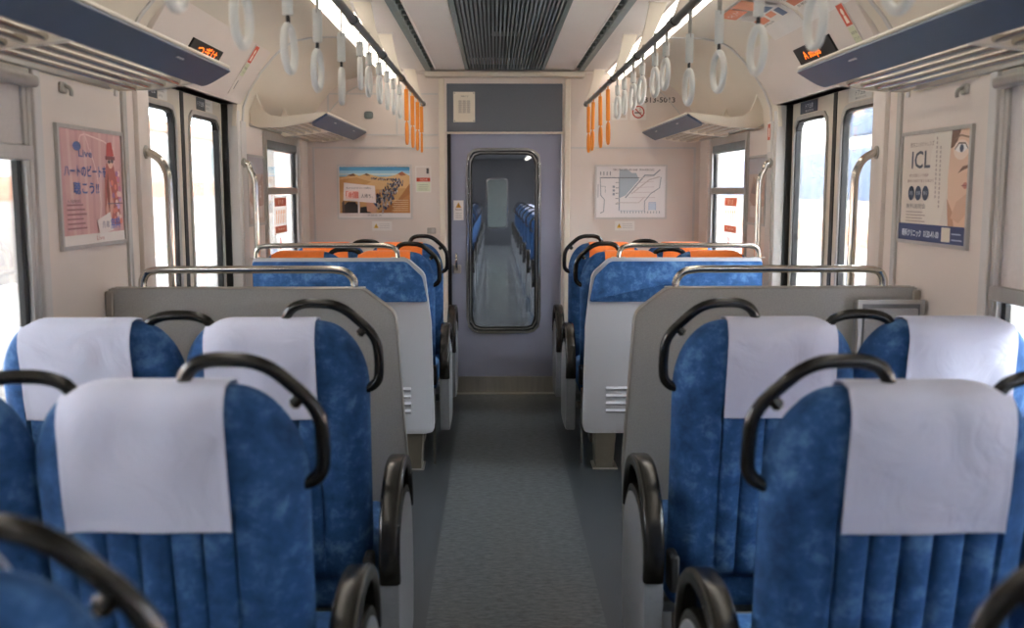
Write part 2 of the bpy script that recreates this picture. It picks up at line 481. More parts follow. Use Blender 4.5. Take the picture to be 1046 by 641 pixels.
# ventilation grille: a thing of slats
g = thing('ceiling_grille', 'long dark grey slatted air grille along the ceiling centre', 'grille', (0, 3.0, ZC))
for sx in (-1, 1):
    MB().box(sx * .238, sx * .262, YB, 6.70, ZC - .006, ZC + .03, .002).build('frame_rail', 'slot_strip', g)
MB().box(-.25, .25, 6.70, 6.73, ZC - .006, ZC + .03).build('end_rail', 'slot_strip', g)
sl = MB().box(-.0052, .0052, YB, 6.70, ZC - .004, ZC + .022).mesh('slat', Vector((0, 3.0, ZC))); sl.materials.append(MATS['grille'])
for k in range(25):
    s_ = bpy.data.objects.new('slat', sl); COL.objects.link(s_); s_.parent = g; s_.location = ((k - 12) * .0187, 0, 0)
for y in (2.2, 3.25, 4.3, 5.35):
    MB().box(-.085, .085, y, y + .16, ZC + .032, ZC + .06, .004).build('fan_bracket', 'slot_strip', g)
# line diffusers
for sx, sd in SIDES:
    d = thing('ceiling_air_slot', 'narrow grey air slot in the ceiling, %s of the grille' % sd, None, (sx * .487, 3.0, ZC), kind='structure')
    mirror(MB().box(.489, .527, YB, 6.74, ZC - .008, ZC + .05, .003), sx).build('strip', 'slot_strip', d)
    mirror(MB().box(.453, .463, YB, 6.74, ZC - .004, ZC + .05, .002), sx).build('edge', 'ceiling', d)
    mirror(MB().box(.463, .489, YB, 6.74, ZC + .02, ZC + .05), sx).build('slot_back', 'dark', d)
    tm = mirror(MB().box(.463, .489, -.012, .012, ZC, ZC + .02), sx).mesh('fin', Vector((sx * .487, 0, ZC))); tm.materials.append(MATS['slot_strip'])
    for k in range(46):
        f_ = bpy.data.objects.new('fin', tm); COL.objects.link(f_); f_.parent = d; f_.location = (0, -2.6 + k * .138, 0)
# lamps
for sx, sd in SIDES:
    L = thing('ceiling_light', 'bright fluorescent light strip along the ceiling, %s side' % sd, 'light', (sx * .74, 3.0, 2.18), 'fluorescent strips')
    mirror(MB().prism([(.690, 2.200), (.698, 2.180), (.715, 2.164), (.745, 2.150), (.775, 2.148), (.793, 2.156), (.80, 2.172), (.695, 2.212)], 'y', YB + .02, 6.80), sx).build('diffuser', 'diffuser', L)
    mirror(MB().prism([(.676, 2.200), (.690, 2.192), (.694, 2.212), (.680, 2.230)], 'y', YB, YE), sx).build('edge_trim', 'ceiling', L)
    mirror(MB().prism([(.680, 2.235), (.70, 2.212), (.83, 2.178), (.83, 2.235)], 'y', YB, YE), sx).build('housing', 'alu', L)

# end wall
xs = .39
mb = MB()
for sx in (-1, 1): mb.box(sx * xs, sx * 1.45, YE, YE + .06, 0, 2.4)
mb.box(-xs, xs, YE, YE + .06, 2.12, 2.4)
struct(mb.build('wall_front', 'wall'), 'beige end wall with the gangway door')
trim(MB().box(-xs, xs, YE + .004, YE + .06, 1.79, 2.12), 'header_grey', 'dark grey panel over the end door')
for sx in (-1, 1):
    trim(MB().box(sx * .405, sx * .443, YE - .022, YE + .02, 0, 2.15, .004), 'wall_cream', 'cream door post of the end door')
trim(MB().box(-.405, .405, YE - .012, YE + .02, 1.787, 1.80, .002), 'wall_cream', 'cream strip above the end door')
trim(MB().box(-.53, .53, YE - .11, YE - .001, 2.155, 2.185, .004), 'wall_cream', 'cream beam across the top of the end wall')
trim(MB().box(-1.33, 1.33, YE - .03, YE - .001, 2.185, 2.30, .003), 'ceiling', 'ceiling edge at the end wall')
# panel joints on the end wall
for sx in (-1, 1):
    for a, b, c, d, m in ((1.285, 1.30, .0, 1.70, 'pillar'), (.445, 1.285, 1.688, 1.70, 'pillar'), (1.18, 1.192, 1.80, 2.05, 'pillar'), (.72, .732, 1.78, 2.05, 'pillar'), (.45, 1.18, 1.775, 1.785, 'pillar'), (.45, 1.19, 2.045, 2.055, 'pillar')):
        if sx > 0 and c > 1.74: continue
        trim(MB().box(sx * a, sx * b, YE - .006, YE + .002, c, d), m, 'thin raised joint on the end wall')
# arched joint on the end wall upper part
for sx, sd in SIDES:
    pts = [(sx * (x - .06), YE - .004, z - .05) for x, z in PROF[1:8]]
    trim(MB().tube(pts, .005, 6), 'pillar', 'curved joint on the upper end wall, %s side' % sd)

# ---------------------------------------------------------------- end door
dr = thing('door_1', 'grey-blue sliding end door with a tall rounded window', 'door', (0, YE + .05, 0), kind='structure')
win_in = rounded(rect2(-.245, .228, .445, 1.672), .085, 8)
win_mid = rounded(rect2(-.258, .241, .432, 1.685), .095, 8)
MB().ring(rect2(-.365, .384, .0, 1.79), win_mid, 'y', YE + .03, YE + .062, 96).build('door_leaf', 'door_blue', dr)
f = MB().ring(rounded(rect2(-.266, .249, .424, 1.693), .10, 8), rounded(rect2(-.252, .235, .438, 1.679), .09, 8), 'y', YE + .018, YE + .04, 96).build('window_frame', 'chrome', dr)
MB().ring(rounded(rect2(-.250, .233, .440, 1.677), .088, 8), rounded(rect2(-.240, .223, .450, 1.667), .082, 8), 'y', YE + .022, YE + .05, 96).build('gasket', 'rubber', dr)
MB().ring(rounded(rect2(-.241, .224, .449, 1.668), .083, 8), rounded(rect2(-.232, .215, .458, 1.659), .078, 8), 'y', YE + .026, YE + .05, 96).build('inner_frame', 'chrome', dr)
MB().ring(rounded(rect2(-.233, .216, .457, 1.660), .079, 8), rounded(rect2(-.222, .205, .468, 1.649), .07, 8), 'y', YE + .03, YE + .05, 96).build('inner_gasket', 'rubber', dr)
MB().prism(win_in, 'y', YE + .045, YE + .049).build('pane', 'door_glass', dr)
MB().box(-.365, .384, YE + .024, YE + .031, .004, .118, .001).build('kick_plate', 'steel', dr)
h = MB().box(-.352, -.300, YE + .018, YE + .03, .84, .90, .004).build('handle_plate', 'steel', dr)
MB().tube(catmull([(-.328, YE + .018, .865), (-.33, YE - .005, .89), (-.332, YE - .012, .93), (-.334, YE + .0, .965), (-.334, YE + .012, .975)], 5), .008, 8).build('handle', 'chrome', h)
trim(MB().box(-.405, -.366, YE + .02, YE + .06, 0, 1.787), 'rubber', 'black gap along the edge of the end door')
trim(MB().box(-.41, .41, YE - .03, YE + .07, .0, .006), 'steel', 'steel threshold of the end door')

# ---------------------------------------------------------------- side doors
XD = 1.40
dn = 1
for sx, sd in SIDES:
    for y0, y1, wy0, wy1, nm in ((3.70, 4.325, 3.78, 4.235, 'near'), (4.345, 4.955, 4.425, 4.90, 'far')):
        dn += 1
        d = thing('door_%d' % dn, '%s leaf of the beige sliding doors on the %s' % ('nearer' if nm == 'near' else 'farther', sd), 'door', (sx * XD, (y0 + y1) / 2, 0), kind='structure')
        hole = rounded(rect2(wy0, wy1, .70, 1.748), .075, 6)
        def mk(mb, name, m, par): return mirror(mb, sx).build(name, m, par)
        mk(MB().ring(rect2(y0, y1, .0, 1.83), hole, 'x', XD, XD + .03, 72), 'door_leaf', 'leaf_beige', d)
        mk(MB().ring(rounded(rect2(wy0 - .014, wy1 + .014, .686, 1.762), .085, 6), rounded(rect2(wy0 + .004, wy1 - .004, .704, 1.744), .07, 6), 'x', XD - .008, XD + .01, 72), 'window_trim', 'alu', d)
        mk(MB().ring(rounded(rect2(wy0 + .003, wy1 - .003, .703, 1.745), .072, 6), rounded(rect2(wy0 + .016, wy1 - .016, .716, 1.732), .06, 6), 'x', XD - .002, XD + .022, 72), 'gasket', 'rubber', d)
        mk(MB().prism(hole, 'x', XD + .012, XD + .016), 'pane', 'glass', d)
        mk(MB().box(XD - .004, XD + .034, (y1 if nm == 'near' else y0) - .012, (y1 if nm == 'near' else y0) + .012, 0, 1.828, .003), 'edge_rubber', 'rubber', d)
        # notice above the window
        U = (0, 1, 0) if sx < 0 else (0, -1, 0)
        yc = (wy0 + wy1) / 2 + .03
        O = (sx * (XD - .001), yc - .11 if sx < 0 else yc + .11, 1.768)
        p = Print(O, U, (0, 0, 1), (-sx, 0, 0))
        if sx < 0:
            p.rect(-.04, 0, .10, .055, (38, 46, 58)).rect(.11, 0, .22, .055, (222, 220, 214))
            p.text('ドア注意', -.02, .018, .022, (222, 224, 226), .10)
            p.text('指をはさむ', .112, .03, .012, (60, 60, 66), .07).text('おそれ', .112, .010, .012, (60, 60, 66), .05)
        else:
            dk = nm == 'far'
            p.rect(-.03, 0, .23, .055, (36, 44, 66) if dk else (224, 221, 212))
            p.text('ドア注意', .05, .022, .022, (224, 226, 230) if dk else (60, 62, 70), .11)
            p.text('指をはさむおそれ', .05, .006, .010, (224, 226, 230) if dk else (60, 62, 70), .12)
        p.build('door_notice', d)
    trim(mirror(MB().box(XD - .03, XD + .03, 4.955, 4.985, 0, 1.826), sx), 'rubber', 'black rubber edge at the far side of the %s doors' % sd)
    trim(mirror(MB().box(XD - .05, XD + .04, 3.66, 4.98, 1.826, 1.84), sx), 'alu', 'aluminium track above the %s doors' % sd)

# ---------------------------------------------------------------- windows
wn = 0
for sx, sd in SIDES:
    for i, (y0, y1) in enumerate(NEARWIN + [FARWIN]):
        wn += 1
        far = i == 3
        pos = ('far %s window beside the end wall' if far else ['nearest visible %s window', '%s window beside the camera', '%s window behind the camera'][i]) % sd
        w = thing('window_%d' % wn, 'aluminium framed ' + pos, 'window', (sx * XW, (y0 + y1) / 2, WZ0), kind='structure')
        def mk(mb, name, m, par): return mirror(mb, sx).build(name, m, par)
        mk(MB().ring(rect2(y0 - .03, y1 + .03, WZ0 - .03, WZ1 + .03), rect2(y0 + .015, y1 - .015, WZ0 + .015, WZ1 - .015), 'x', XW - .014, XW + .012, 8), 'frame', 'alu', w)
        mk(MB().ring(rect2(y0 + .014, y1 - .014, WZ0 + .014, WZ1 - .014), rect2(y0 + .04, y1 - .04, WZ0 + .04, WZ1 - .04), 'x', XW + .0, XW + .014, 8), 'gasket', 'rubber', w)
        mk(MB().box(XW + .008, XW + .011, y0 + .02, y1 - .02, WZ0 + .02, WZ1 - .02), 'pane', 'glass', w)
        if far:
            mk(MB().box(XW - .012, XW + .022, y0, y1, 1.385, 1.425, .006), 'sash_bar', 'steel', w)
            mk(MB().box(XW - .012, XW + .02, y0, y1, 1.635, 1.70, .008), 'blind_box', 'grille', w)
            st = [(5.76, 6.06)]
            U = (0, 1, 0) if sx < 0 else (0, -1, 0)
            p = Print((sx * (XW + .0075), 5.78 if sx < 0 else 6.12, 1.09), U, (0, 0, 1), (-sx, 0, 0))
            p.rect(-.01, .06, .36, .285, (244, 238, 232))
            p.rect(.02, .225, .33, .275, (196, 104, 72)).rect(.02, .07, .33, .11, (196, 104, 72))
            for q in range(6):
                p.oval(.06 + q * .045, .190, .012, .014, (230, 160, 90)).rect(.052 + q * .045, .125, .068 + q * .045, .175, (232, 170, 104))
            p.text('優先席', .10, .236, .028, (240, 220, 200), .15).text('Priority Seat', .09, .08, .02, (240, 220, 200), .18)
            p.rect(.13, -.03, .15, .045, (206, 70, 64)).rect(.16, -.01, .175, .04, (206, 70, 64))
            p.build('priority_sticker', w, 'window_ink')
        else:
            zb = (1.50 if i == 0 else .84) if sx < 0 else (1.118 if i == 0 else 1.50)  # unseen blinds beside and behind the camera are set to shape the light
            b = thing('roller_blind', '%s roller blind pulled %s over the %s' % ('pale', 'a little way down' if zb > 1.2 else 'most of the way down', pos), 'blind', (sx * (XW - .01), (y0 + y1) / 2, 1.7), 'window blinds')
            mk(MB().box(XW - .006, XW - .002, y0 - .005, y1 + .005, zb + .02, 1.70), 'blind_cloth', 'shade_cloth', b)
            mk(MB().box(XW - .018, XW + .004, y0 - .03, y1 + .03, zb - .012, zb + .03, .004), 'bottom_bar', 'alu', b)
            mk(MB().box(XW - .045, XW - .0, y0 - .03, y1 + .03, 1.682, 1.715, .012, 3), 'blind_box', 'alu', b)
            for e in (y0 - .012, y1 + .012):
                mk(MB().box(XW - .017, XW - .004, e - .008, e + .008, WZ0, 1.682, .002), 'guide_rail', 'alu', b)

# ================================================================== SEATS
ZT = 1.085
LEAN = .15
def yc_(z): return (ZT - z) * LEAN
def hw_(z):
    if z < .915: return .229 + .007 * max(0, (z - .40)) / .5
    k = min(1.0, (z - .915) / .17)
    return .118 + .118 * math.sqrt(max(0.0, 1 - k * k))
def th_(z):
    t = .058
    if z > 1.03: t *= math.sqrt(max(.0, 1 - ((z - 1.03) / .056) ** 2))
    if z < .42: t *= math.sqrt(max(.0, 1 - ((.42 - z) / .051) ** 2))
    return t
def depth(x, z, cov):
    w = hw_(z); u = min(1, abs(x) / w); t = th_(z)
    y = t * (max(0, 1 - u ** 3.2)) ** (1 / 2.2)
    if z < .98:      # side bolsters and pleats
        fade = min(1, (.98 - z) / .12) * min(1, max(0, (z - .38) / .06))
        y += fade * .014 * math.exp(-((u - .78) / .14) ** 2)
        lx = x - cov
        if z < .90 and abs(lx) < .15:
            f2 = min(1, (.90 - z) / .05) * fade
            y += f2 * .006 * abs(math.cos(math.pi * (lx + .137) / .0548 + math.pi / 2)) ** .6
            for q in range(6):
                g_ = lx + .137 - .0548 * q
                if abs(g_) < .006: y -= f2 * .008 * (1 - abs(g_) / .006)
    return y
def back_mesh(cx, cov, sx):
    zs = [.37, .373, .38, .395, .41, .43] + [.46 + .03 * k for k in range(15)] + [.90, .92, .94, .96, .98, 1.0, 1.015, 1.03, 1.045, 1.058, 1.068, 1.076, 1.081, 1.0845, 1.0858]
    us = sorted(set([round(-1 + 2 * k / 26, 4) for k in range(27)] + [round((cov + .0548 * q - .137 + d) / .235, 4) for q in range(6) for d in (-.006, 0, .006) if abs(cov + .0548 * q - .137 + d) < .23]))
    us = [u for u in us if abs(u) <= 1]
    n = len(us)
    mb = MB(); rows = []
    def fn(i, j):
        z = zs[j]; w = hw_(z)
        if i < n: u = us[i]; s = -1
        else: u = us[n - 1 - (i - n) - 1]; s = 1
        x = u * w
        return (sx * (cx + x), yc_(z) + s * depth(x, z, cov), z)
    m = 2 * n - 2
    mb.grid(fn, m, len(zs), True)
    mb.f.append(tuple(range(m))); mb.f.append(tuple((len(zs) - 1) * m + k for k in range(m)))
    return mb
def cover_mesh(cx, cov, sx, zb=.838, hw=.137, seed=0):
    rnd = random.Random(seed)
    ph = [rnd.uniform(0, 6) for _ in range(6)]
    zr = [zb, zb + .004, zb + .02, zb + .023, zb + .04] + [zb + .04 + (1.05 - zb - .04) * k / 8 for k in range(1, 9)] + [1.062, 1.073]
    path = [(z, -1) for z in zr] + [('t', -1), ('t', 0), ('t', 1)] + [(z, 1) for z in reversed(zr)]
    xs_ = [-hw, -hw + .002, -hw + .011, -hw + .014] + [-hw + .014 + (2 * hw - .028) * k / 16 for k in range(1, 16)] + [hw - .014, hw - .011, hw - .002, hw]
    def fn(i, j):
        lx = xs_[i]; z, s = path[j]; x = lx + cov
        if z == 't':
            t = .034 * s; edge = max(0, abs(x) - .10)
            return (sx * (cx + x), yc_(ZT) + t, ZT + .006 - (.004 if s else 0) - edge * edge * 6)
        flare = 1 + .012 * (1.07 - z) / .23
        zz = z
        if z > hw_inv(abs(x)): zz = hw_inv(abs(x))
        d = depth(x * .92, min(zz, 1.07), 9) + .011
        d += .0022 * math.sin(9 * z * 5 + ph[0]) * math.sin(lx * 22 + ph[1]) + .002 * math.sin(lx * 40 + z * 14 + ph[2])
        if abs(abs(lx) - (hw - .0125)) < .002 or (j in (2, 3) or j in (len(path) - 3, len(path) - 4)): d -= .0015
        return (sx * (cx + cov + lx * flare), yc_(z) + s * d, zz)
    return MB().grid(fn, len(xs_), len(path))
def hw_inv(x):
    if x <= .118: return 1.085
    k = (x - .118) / .118
    return .915 + .17 * math.sqrt(max(0, 1 - k * k))

SEATC = ((.624, .026), (1.082, .020))       # centre across, offset of the cover
SX0 = .86
def make_seat(sx, cover, label):
    t = thing('double_seat', label, 'seat', (sx * SX0, 0, 0), 'double seats in the carriage')
    def mk(mb, name, m, par, angle=38): return mb.build(name, m, par, angle)
    def mm(mb, name, m, par, angle=38): return mirror(mb, sx).build(name, m, par, angle)
    for i, (cx, cov) in enumerate(SEATC):
        b = mk(back_mesh(cx, cov, sx), 'backrest', 'moquette', t, 60)
        c = mk(cover_mesh(cx, cov, sx, seed=i + 3 * sx), 'headrest_cover', cover, b, 60)
        sol = c.modifiers.new('cloth thickness', 'SOLIDIFY'); sol.thickness = .0025; sol.offset = 1
        # cushion
        bm = bmesh.new(); bmesh.ops.create_cube(bm, size=1)
        for v in bm.verts: v.co = Vector((cx + v.co.x * .455, .335 + v.co.y * .51, .36 + v.co.z * .16))
        bmesh.ops.bevel(bm, geom=bm.edges[:], offset=.045, segments=4, affect='EDGES', profile=.5)
        mm(MB().frombm(bm), 'seat_cushion', 'moquette', t, 60)
    # corner grab handle on the aisle shoulder
    hp = [(.592, 1.075), (.588, 1.098), (.572, 1.118), (.545, 1.128), (.51, 1.129), (.475, 1.126), (.442, 1.112), (.41, 1.085), (.382, 1.056), (.367, 1.028), (.363, .995), (.363, .955), (.368, .928), (.385, .911), (.412, .904), (.44, .902)]
    pts = catmull([(x, yc_(z) - .005, z) for x, z in hp], 3)
    sec = [(.0125 * math.cos(a), .0105 * math.sin(a)) for a in [2 * math.pi * k / 10 for k in range(10)]]
    h = mm(MB().sweep(pts, sec, (0, 1, 0)), 'grab_handle', 'black_plastic', t)
    mm(MB().tube([(.398, yc_(1.05) - .006, 1.062), (.409, yc_(1.05) - .006, 1.050)], .011, 8), 'handle_knob', 'black_plastic', h)
    mm(MB().tube([(.407, yc_(1.05) - .008, 1.052), (.4115, yc_(1.05) - .009, 1.047)], .006, 8), 'bolt', 'chrome', h)
    mm(MB().box(.405, .44, yc_(.905) - .02, yc_(.905) + .02, .885, .925, .008, 2), 'handle_socket', 'black_plastic', h)
    # short handle between the two backs
    pts = catmull([(.775, yc_(1.07), 1.062), (.79, yc_(1.08), 1.084), (.82, 0, 1.096), (.86, 0, 1.099), (.90, 0, 1.096), (.93, yc_(1.08), 1.084), (.945, yc_(1.07), 1.062)], 3)
    mm(MB().sweep(pts, sec, (0, 1, 0)), 'linking_handle', 'black_plastic', t)
    # armrest arch and side panel, aisle side
    xa = .337
    arch = catmull([(xa, -.04, .415), (xa, -.05, .48), (xa, -.025, .57), (xa, .03, .63), (xa, .10, .663), (xa, .17, .668), (xa, .25, .655), (xa, .325, .61), (xa, .36, .545), (xa, .365, .49)], 4)
    asec = rounded(rect2(-.017, .017, -.027, .027), .012, 3)
    a = mm(MB().sweep(arch, asec, (1, 0, 0)), 'armrest', 'black_plastic', t, 50)
    low = catmull([(xa, -.035, .47), (xa, .0, .51), (xa, .07, .565), (xa, .16, .585), (xa, .26, .57), (xa, .33, .52), (xa, .362, .47)], 4)
    mm(MB().sweep(low, rounded(rect2(-.013, .013, -.022, .022), .009, 2), (1, 0, 0)), 'lower_bar', 'black_plastic', a, 50)
    prof = [(-.045, .46), (.0, .508), (.07, .556), (.16, .575), (.26, .56), (.33, .51), (.37, .45), (.39, .34), (.375, .16), (.33, .12), (.02, .12), (-.03, .16), (-.05, .34)]
    pr = [(p.x, p.y) for p in catmull([Vector((u, v, 0)) for u, v in prof], 4, True)]
    mm(MB().prism(pr, 'x', .314, .362, .006), 'side_panel', 'side_grey', t, 45)
    # frame and pedestals
    mm(MB().box(.37, 1.28, .14, .52, .245, .29, .01), 'seat_frame', 'grille', t)
    for x0, x1 in ((.455, .56), (1.12, 1.22)):
        mm(MB().prism([(x0, .26), (x0 + .012, .0), (x1 - .012, .0), (x1, .26)], 'y', .20, .36), 'pedestal', 'foot_brown', t)
    mm(MB().box(.385, .41, -.02, .05, .37, .47, .006), 'hinge_arm', 'dark', t)
    return t
near_names = {2: 'second from the camera, in front of the grey partition', 1: 'nearer full row', 0: 'closest to the camera, mostly cut off'}
ROWS = [('white_cover', 2.49, 'blue double seat with white headrest covers right before the %s grey partition'),
        ('white_cover', (1.66, 1.632), 'blue double seat with white headrest covers, %s side, one row before the partition row'),
        ('white_cover', .83, 'blue double seat on the %s at the bottom picture corner, closest to the camera'),
        ('orange_cover', 5.28, 'blue double seat with orange headrest covers just behind the %s blue-topped panel'),
        ('orange_cover', 6.15, 'blue double seat with orange headrest covers nearest the end wall, %s side')]
PROTO = {}
for cv, y, lab in ROWS:
    for sx, sd in SIDES:
        if (sx, cv) not in PROTO:
            s_ = make_seat(sx, cv, lab % sd); PROTO[(sx, cv)] = s_
        else:
            s_ = copy_tree(PROTO[(sx, cv)]); s_['label'] = lab % sd
        s_.location.y = y if not isinstance(y, tuple) else y[0 if sx < 0 else 1]

# ================================================================== PARTITIONS
for sx, sd in SIDES:
    # near partition: grey panel with bevelled aisle corner and metal edge
    Y = 3.25
    t = thing('partition', 'grey speckled partition with a chamfered corner before the %s doors' % sd, 'partition', (sx * .85, Y, 0), 'door-side partitions')
    sh = rounded([(1.32, 1.092), (.50, 1.092), (.395, 1.012), (.362, .50), (.372, .25), (.45, .21), (1.32, .21)], [0, .05, .06, .2, .06, .03, 0], 5)
    mirror(MB().prism(sh, 'y', Y - .016, Y + .016), sx).build('panel', 'panel_grey', t)
    edge = [(x, Y, z) for x, z in sh[1:-2]]
    edge = [(1.31, Y, 1.094)] + [(x - .002, Y, z) for x, z in sh[1:-2]]
    mirror(MB().sweep(edge, rect2(-.019, .019, -.003, .004), (0, 1, 0)) if False else MB().tube([(x, Y - .0165, z) for x, _, z in edge], .003, 6), sx).build('edge_trim', 'steel', t)
    mirror(MB().tube([(x, Y + .0165, z) for x, _, z in edge], .003, 6), sx).build('edge_trim', 'steel', t)
    for x in (.55, 1.1):
        mirror(MB().box(x, x + .09, Y - .014, Y + .014, 0, .22), sx).build('foot', 'foot_brown', t)
    mirror(MB().box(1.305, 1.33, Y - .025, Y + .025, .2, 1.085, .004), sx).build('wall_bracket', 'steel', t)
    rail = catmull([(1.215, Y, 1.092), (1.213, Y, 1.12), (1.195, Y, 1.145), (1.15, Y, 1.153)], 5)[:-1] + [(1.10 - .06 * k, Y, 1.153) for k in range(9)] + catmull([(.60, Y, 1.153), (.555, Y, 1.145), (.53, Y, 1.12), (.526, Y, 1.092)], 5)
    r_ = mirror(MB().sweep(rail, [(.014 * math.cos(a), .011 * math.sin(a)) for a in [2 * math.pi * k / 10 for k in range(10)]], None), sx).build('grab_rail', 'chrome', t)
    for x in (.526, 1.215):
        mirror(MB().box(x - .035, x + .035, Y - .016, Y + .016, 1.09, 1.096, .002), sx).build('rail_foot', 'steel', r_)
    if sx > 0:
        k = thing('equipment_box', 'small pale metal box on the right partition beside the wall', 'box', (1.2, Y - .05, .8))
        MB().box(1.11, 1.315, Y - .075, Y - .017, .62, 1.052, .006).build('box_body', 'side_grey', k)
        MB().box(1.125, 1.30, Y - .088, Y - .074, .63, 1.032, .008, 2).build('cover_plate', 'shell_grey', k)
        MB().ring(rect2(1.105, 1.32, .615, 1.058), rect2(1.118, 1.307, .628, 1.045), 'y', Y - .08, Y - .066, 8).build('frame', 'alu', k)
    # far partition: seat-back shell with padded blue top
    Y = 4.94
    t = thing('seat_back_partition', 'pale grey seat-back panel with padded blue top beyond the %s doors' % sd, 'partition', (sx * .85, Y, 0), 'seat-back panels')
    sh = rounded([(1.262, 1.076), (.50, 1.076), (.415, 1.0), (.386, .75), (.374, .19), (1.262, .19)], [.02, .07, .07, .2, .04, .03], 5)
    mirror(MB().prism(sh, 'y', Y - .02, Y + .03, .008), sx).build('shell', 'shell_grey', t)
    pd_ = rounded([(1.26, 1.06), (.505, 1.06), (.428, .985), (.402, .86), (1.26, .86)], [.01, .05, .05, .01, .01], 5)
    mirror(MB().prism(pd_, 'y', Y - .034, Y - .015, .008), sx).build('padded_top', 'moquette', t)
    for k in range(4):
        z = .305 + k * .038
        x0 = .50 if k else .50
        mirror(MB().prism([(Y - .032, z), (Y - .018, z + .012), (Y - .018, z - .014)], 'x', .49, .68, .002), sx).build('vent_louvre', 'shell_grey', t)
    mirror(MB().prism([(.435, .195), (.445, .0), (.53, .0), (.545, .195)], 'y', Y - .01, Y + .12), sx).build('foot', 'foot_brown', t)
    mirror(MB().box(.43, .555, Y - .016, Y + .13, 0, .008), sx).build('foot_plate', 'steel', t)
    mirror(MB().box(.375, .388, Y + .10, Y + .113, 0, .4), sx).build('support_rod', 'chrome', t)
    rail = catmull([(1.245, Y, 1.076), (1.243, Y, 1.108), (1.225, Y, 1.130), (1.18, Y, 1.138)], 5)[:-1] + [(1.12 - .06 * k, Y, 1.138) for k in range(9)] + catmull([(.62, Y, 1.138), (.575, Y, 1.13), (.553, Y, 1.108), (.549, Y, 1.076)], 5)
    r_ = mirror(MB().sweep(rail, [(.014 * math.cos(a), .011 * math.sin(a)) for a in [2 * math.pi * k / 10 for k in range(10)]], None), sx).build('grab_rail', 'chrome', t)
    for x in (.549, 1.245):
        mirror(MB().box(x - .035, x + .035, Y - .012, Y + .02, 1.074, 1.080, .002), sx).build('rail_foot', 'steel', r_)

# ================================================================== LUGGAGE RACKS
def tilt_box(p0, p1, th, y0, y1, rad):
    """board between two (x,z) points, thickness th, with a rounded lower corner at both ends"""
    a = Vector((p0[0], 0, p0[1])); b = Vector((p1[0], 0, p1[1])); d = (b - a); L = d.length; d.normalize(); n = Vector((-d.z, 0, d.x))
    pl = rounded([(y0, 0), (y1, 0), (y1, L), (y0, L)], [.006, .006, rad, rad], 6)
    vs = []
    for o_ in (0, th):
        for (y, s) in pl: q = a + d * s + n * o_; vs.append((q.x, y, q.z))
    m = len(pl)
    return MB().add(vs, [tuple(range(m)), tuple(range(2 * m - 1, m - 1, -1))] + [(i, (i + 1) % m, m + (i + 1) % m, m + i) for i in range(m)])
END = [(1.325, 1.955), (1.30, 1.955), (1.285, 1.88), (1.262, 1.815), (1.225, 1.788), (1.16, 1.785), (.955, 1.808), (.935, 1.803), (.948, 1.785), (1.02, 1.757), (1.16, 1.733), (1.285, 1.728), (1.325, 1.745)]
for sx, sd in SIDES:
    for y0, y1, nm, ribs in ((YB + .1, 3.33, 'near', (2.36, 1.42, .48, -.5)), (5.22, 6.80, 'far', (5.95,))):
        t = thing('luggage_rack', '%s luggage rack of tubes with slate front, %s side' % ('long nearer' if nm == 'near' else 'short farther', sd), 'luggage rack', (sx * 1.15, (y0 + y1) / 2, 1.75), 'luggage racks')
        def mk(mb, name, m, par, a=38): return mirror(mb, sx).build(name, m, par, a)
        fa = mk(tilt_box((.932, 1.803), (1.018, 1.752), -.012, y0, y1, .075), 'fascia', 'slate', t)
        mk(MB().tube([(.932, y0 + .01, 1.806), (.932, y1 - .01, 1.806)], .006, 8), 'fascia_lip', 'wall_cream', fa)
        for k in range(5):
            x = 1.045 + k * .047
            mk(MB().tube([(x, y0 + .01, 1.763 - .006 * k), (x, y1 - .02, 1.763 - .006 * k)], .011, 10), 'tube', 'chrome', t)
        mk(MB().box(1.312, 1.33, y0, y1, 1.735, 1.752, .003), 'wall_rail', 'alu', t)
        for y in ((y1 - .028, y1), (y0, y0 + .028)):
            e = [(u, v) for u, v in END]
            mk(MB().prism(e, 'y', y[0], y[1], .004), 'end_bracket', 'wall_cream', t, 45)
        for y in ribs:
            mk(MB().prism([(1.02, 1.750), (1.30, 1.720), (1.325, 1.735), (1.325, 1.90), (1.30, 1.90), (1.27, 1.82), (1.22, 1.778), (1.02, 1.785)], 'y', y - .016, y + .016, .003), 'rib', 'wall_cream', t)
        # label plates on the fascia
        ly = (2.88,) if nm == 'near' else (5.62, 6.35)
        for y in ly:
            a = Vector((.955, 1.7895)); q = Vector((-.51, -.86)) * .0135
            mk(MB().box(.948, .962, y - .03, y + .03, 1.776, 1.786, .001), 'label_plate', 'strap_sleeve', fa)
    # coat hook under the near rack
    hk = thing('coat_hook', 'small metal coat hook under the %s luggage rack' % sd, 'hook', (sx * XW, 2.98, 1.72), 'coat hooks')
    mirror(MB().box(XW - .012, XW, 2.96, 3.0, 1.69, 1.722, .004), sx).build('hook_plate', 'steel', hk)
    mirror(MB().tube(catmull([(XW - .01, 2.98, 1.712), (XW - .025, 2.98, 1.705), (XW - .03, 2.98, 1.69), (XW - .028, 2.98, 1.682)], 3), .006, 6), sx).build('hook_arm', 'steel', hk)

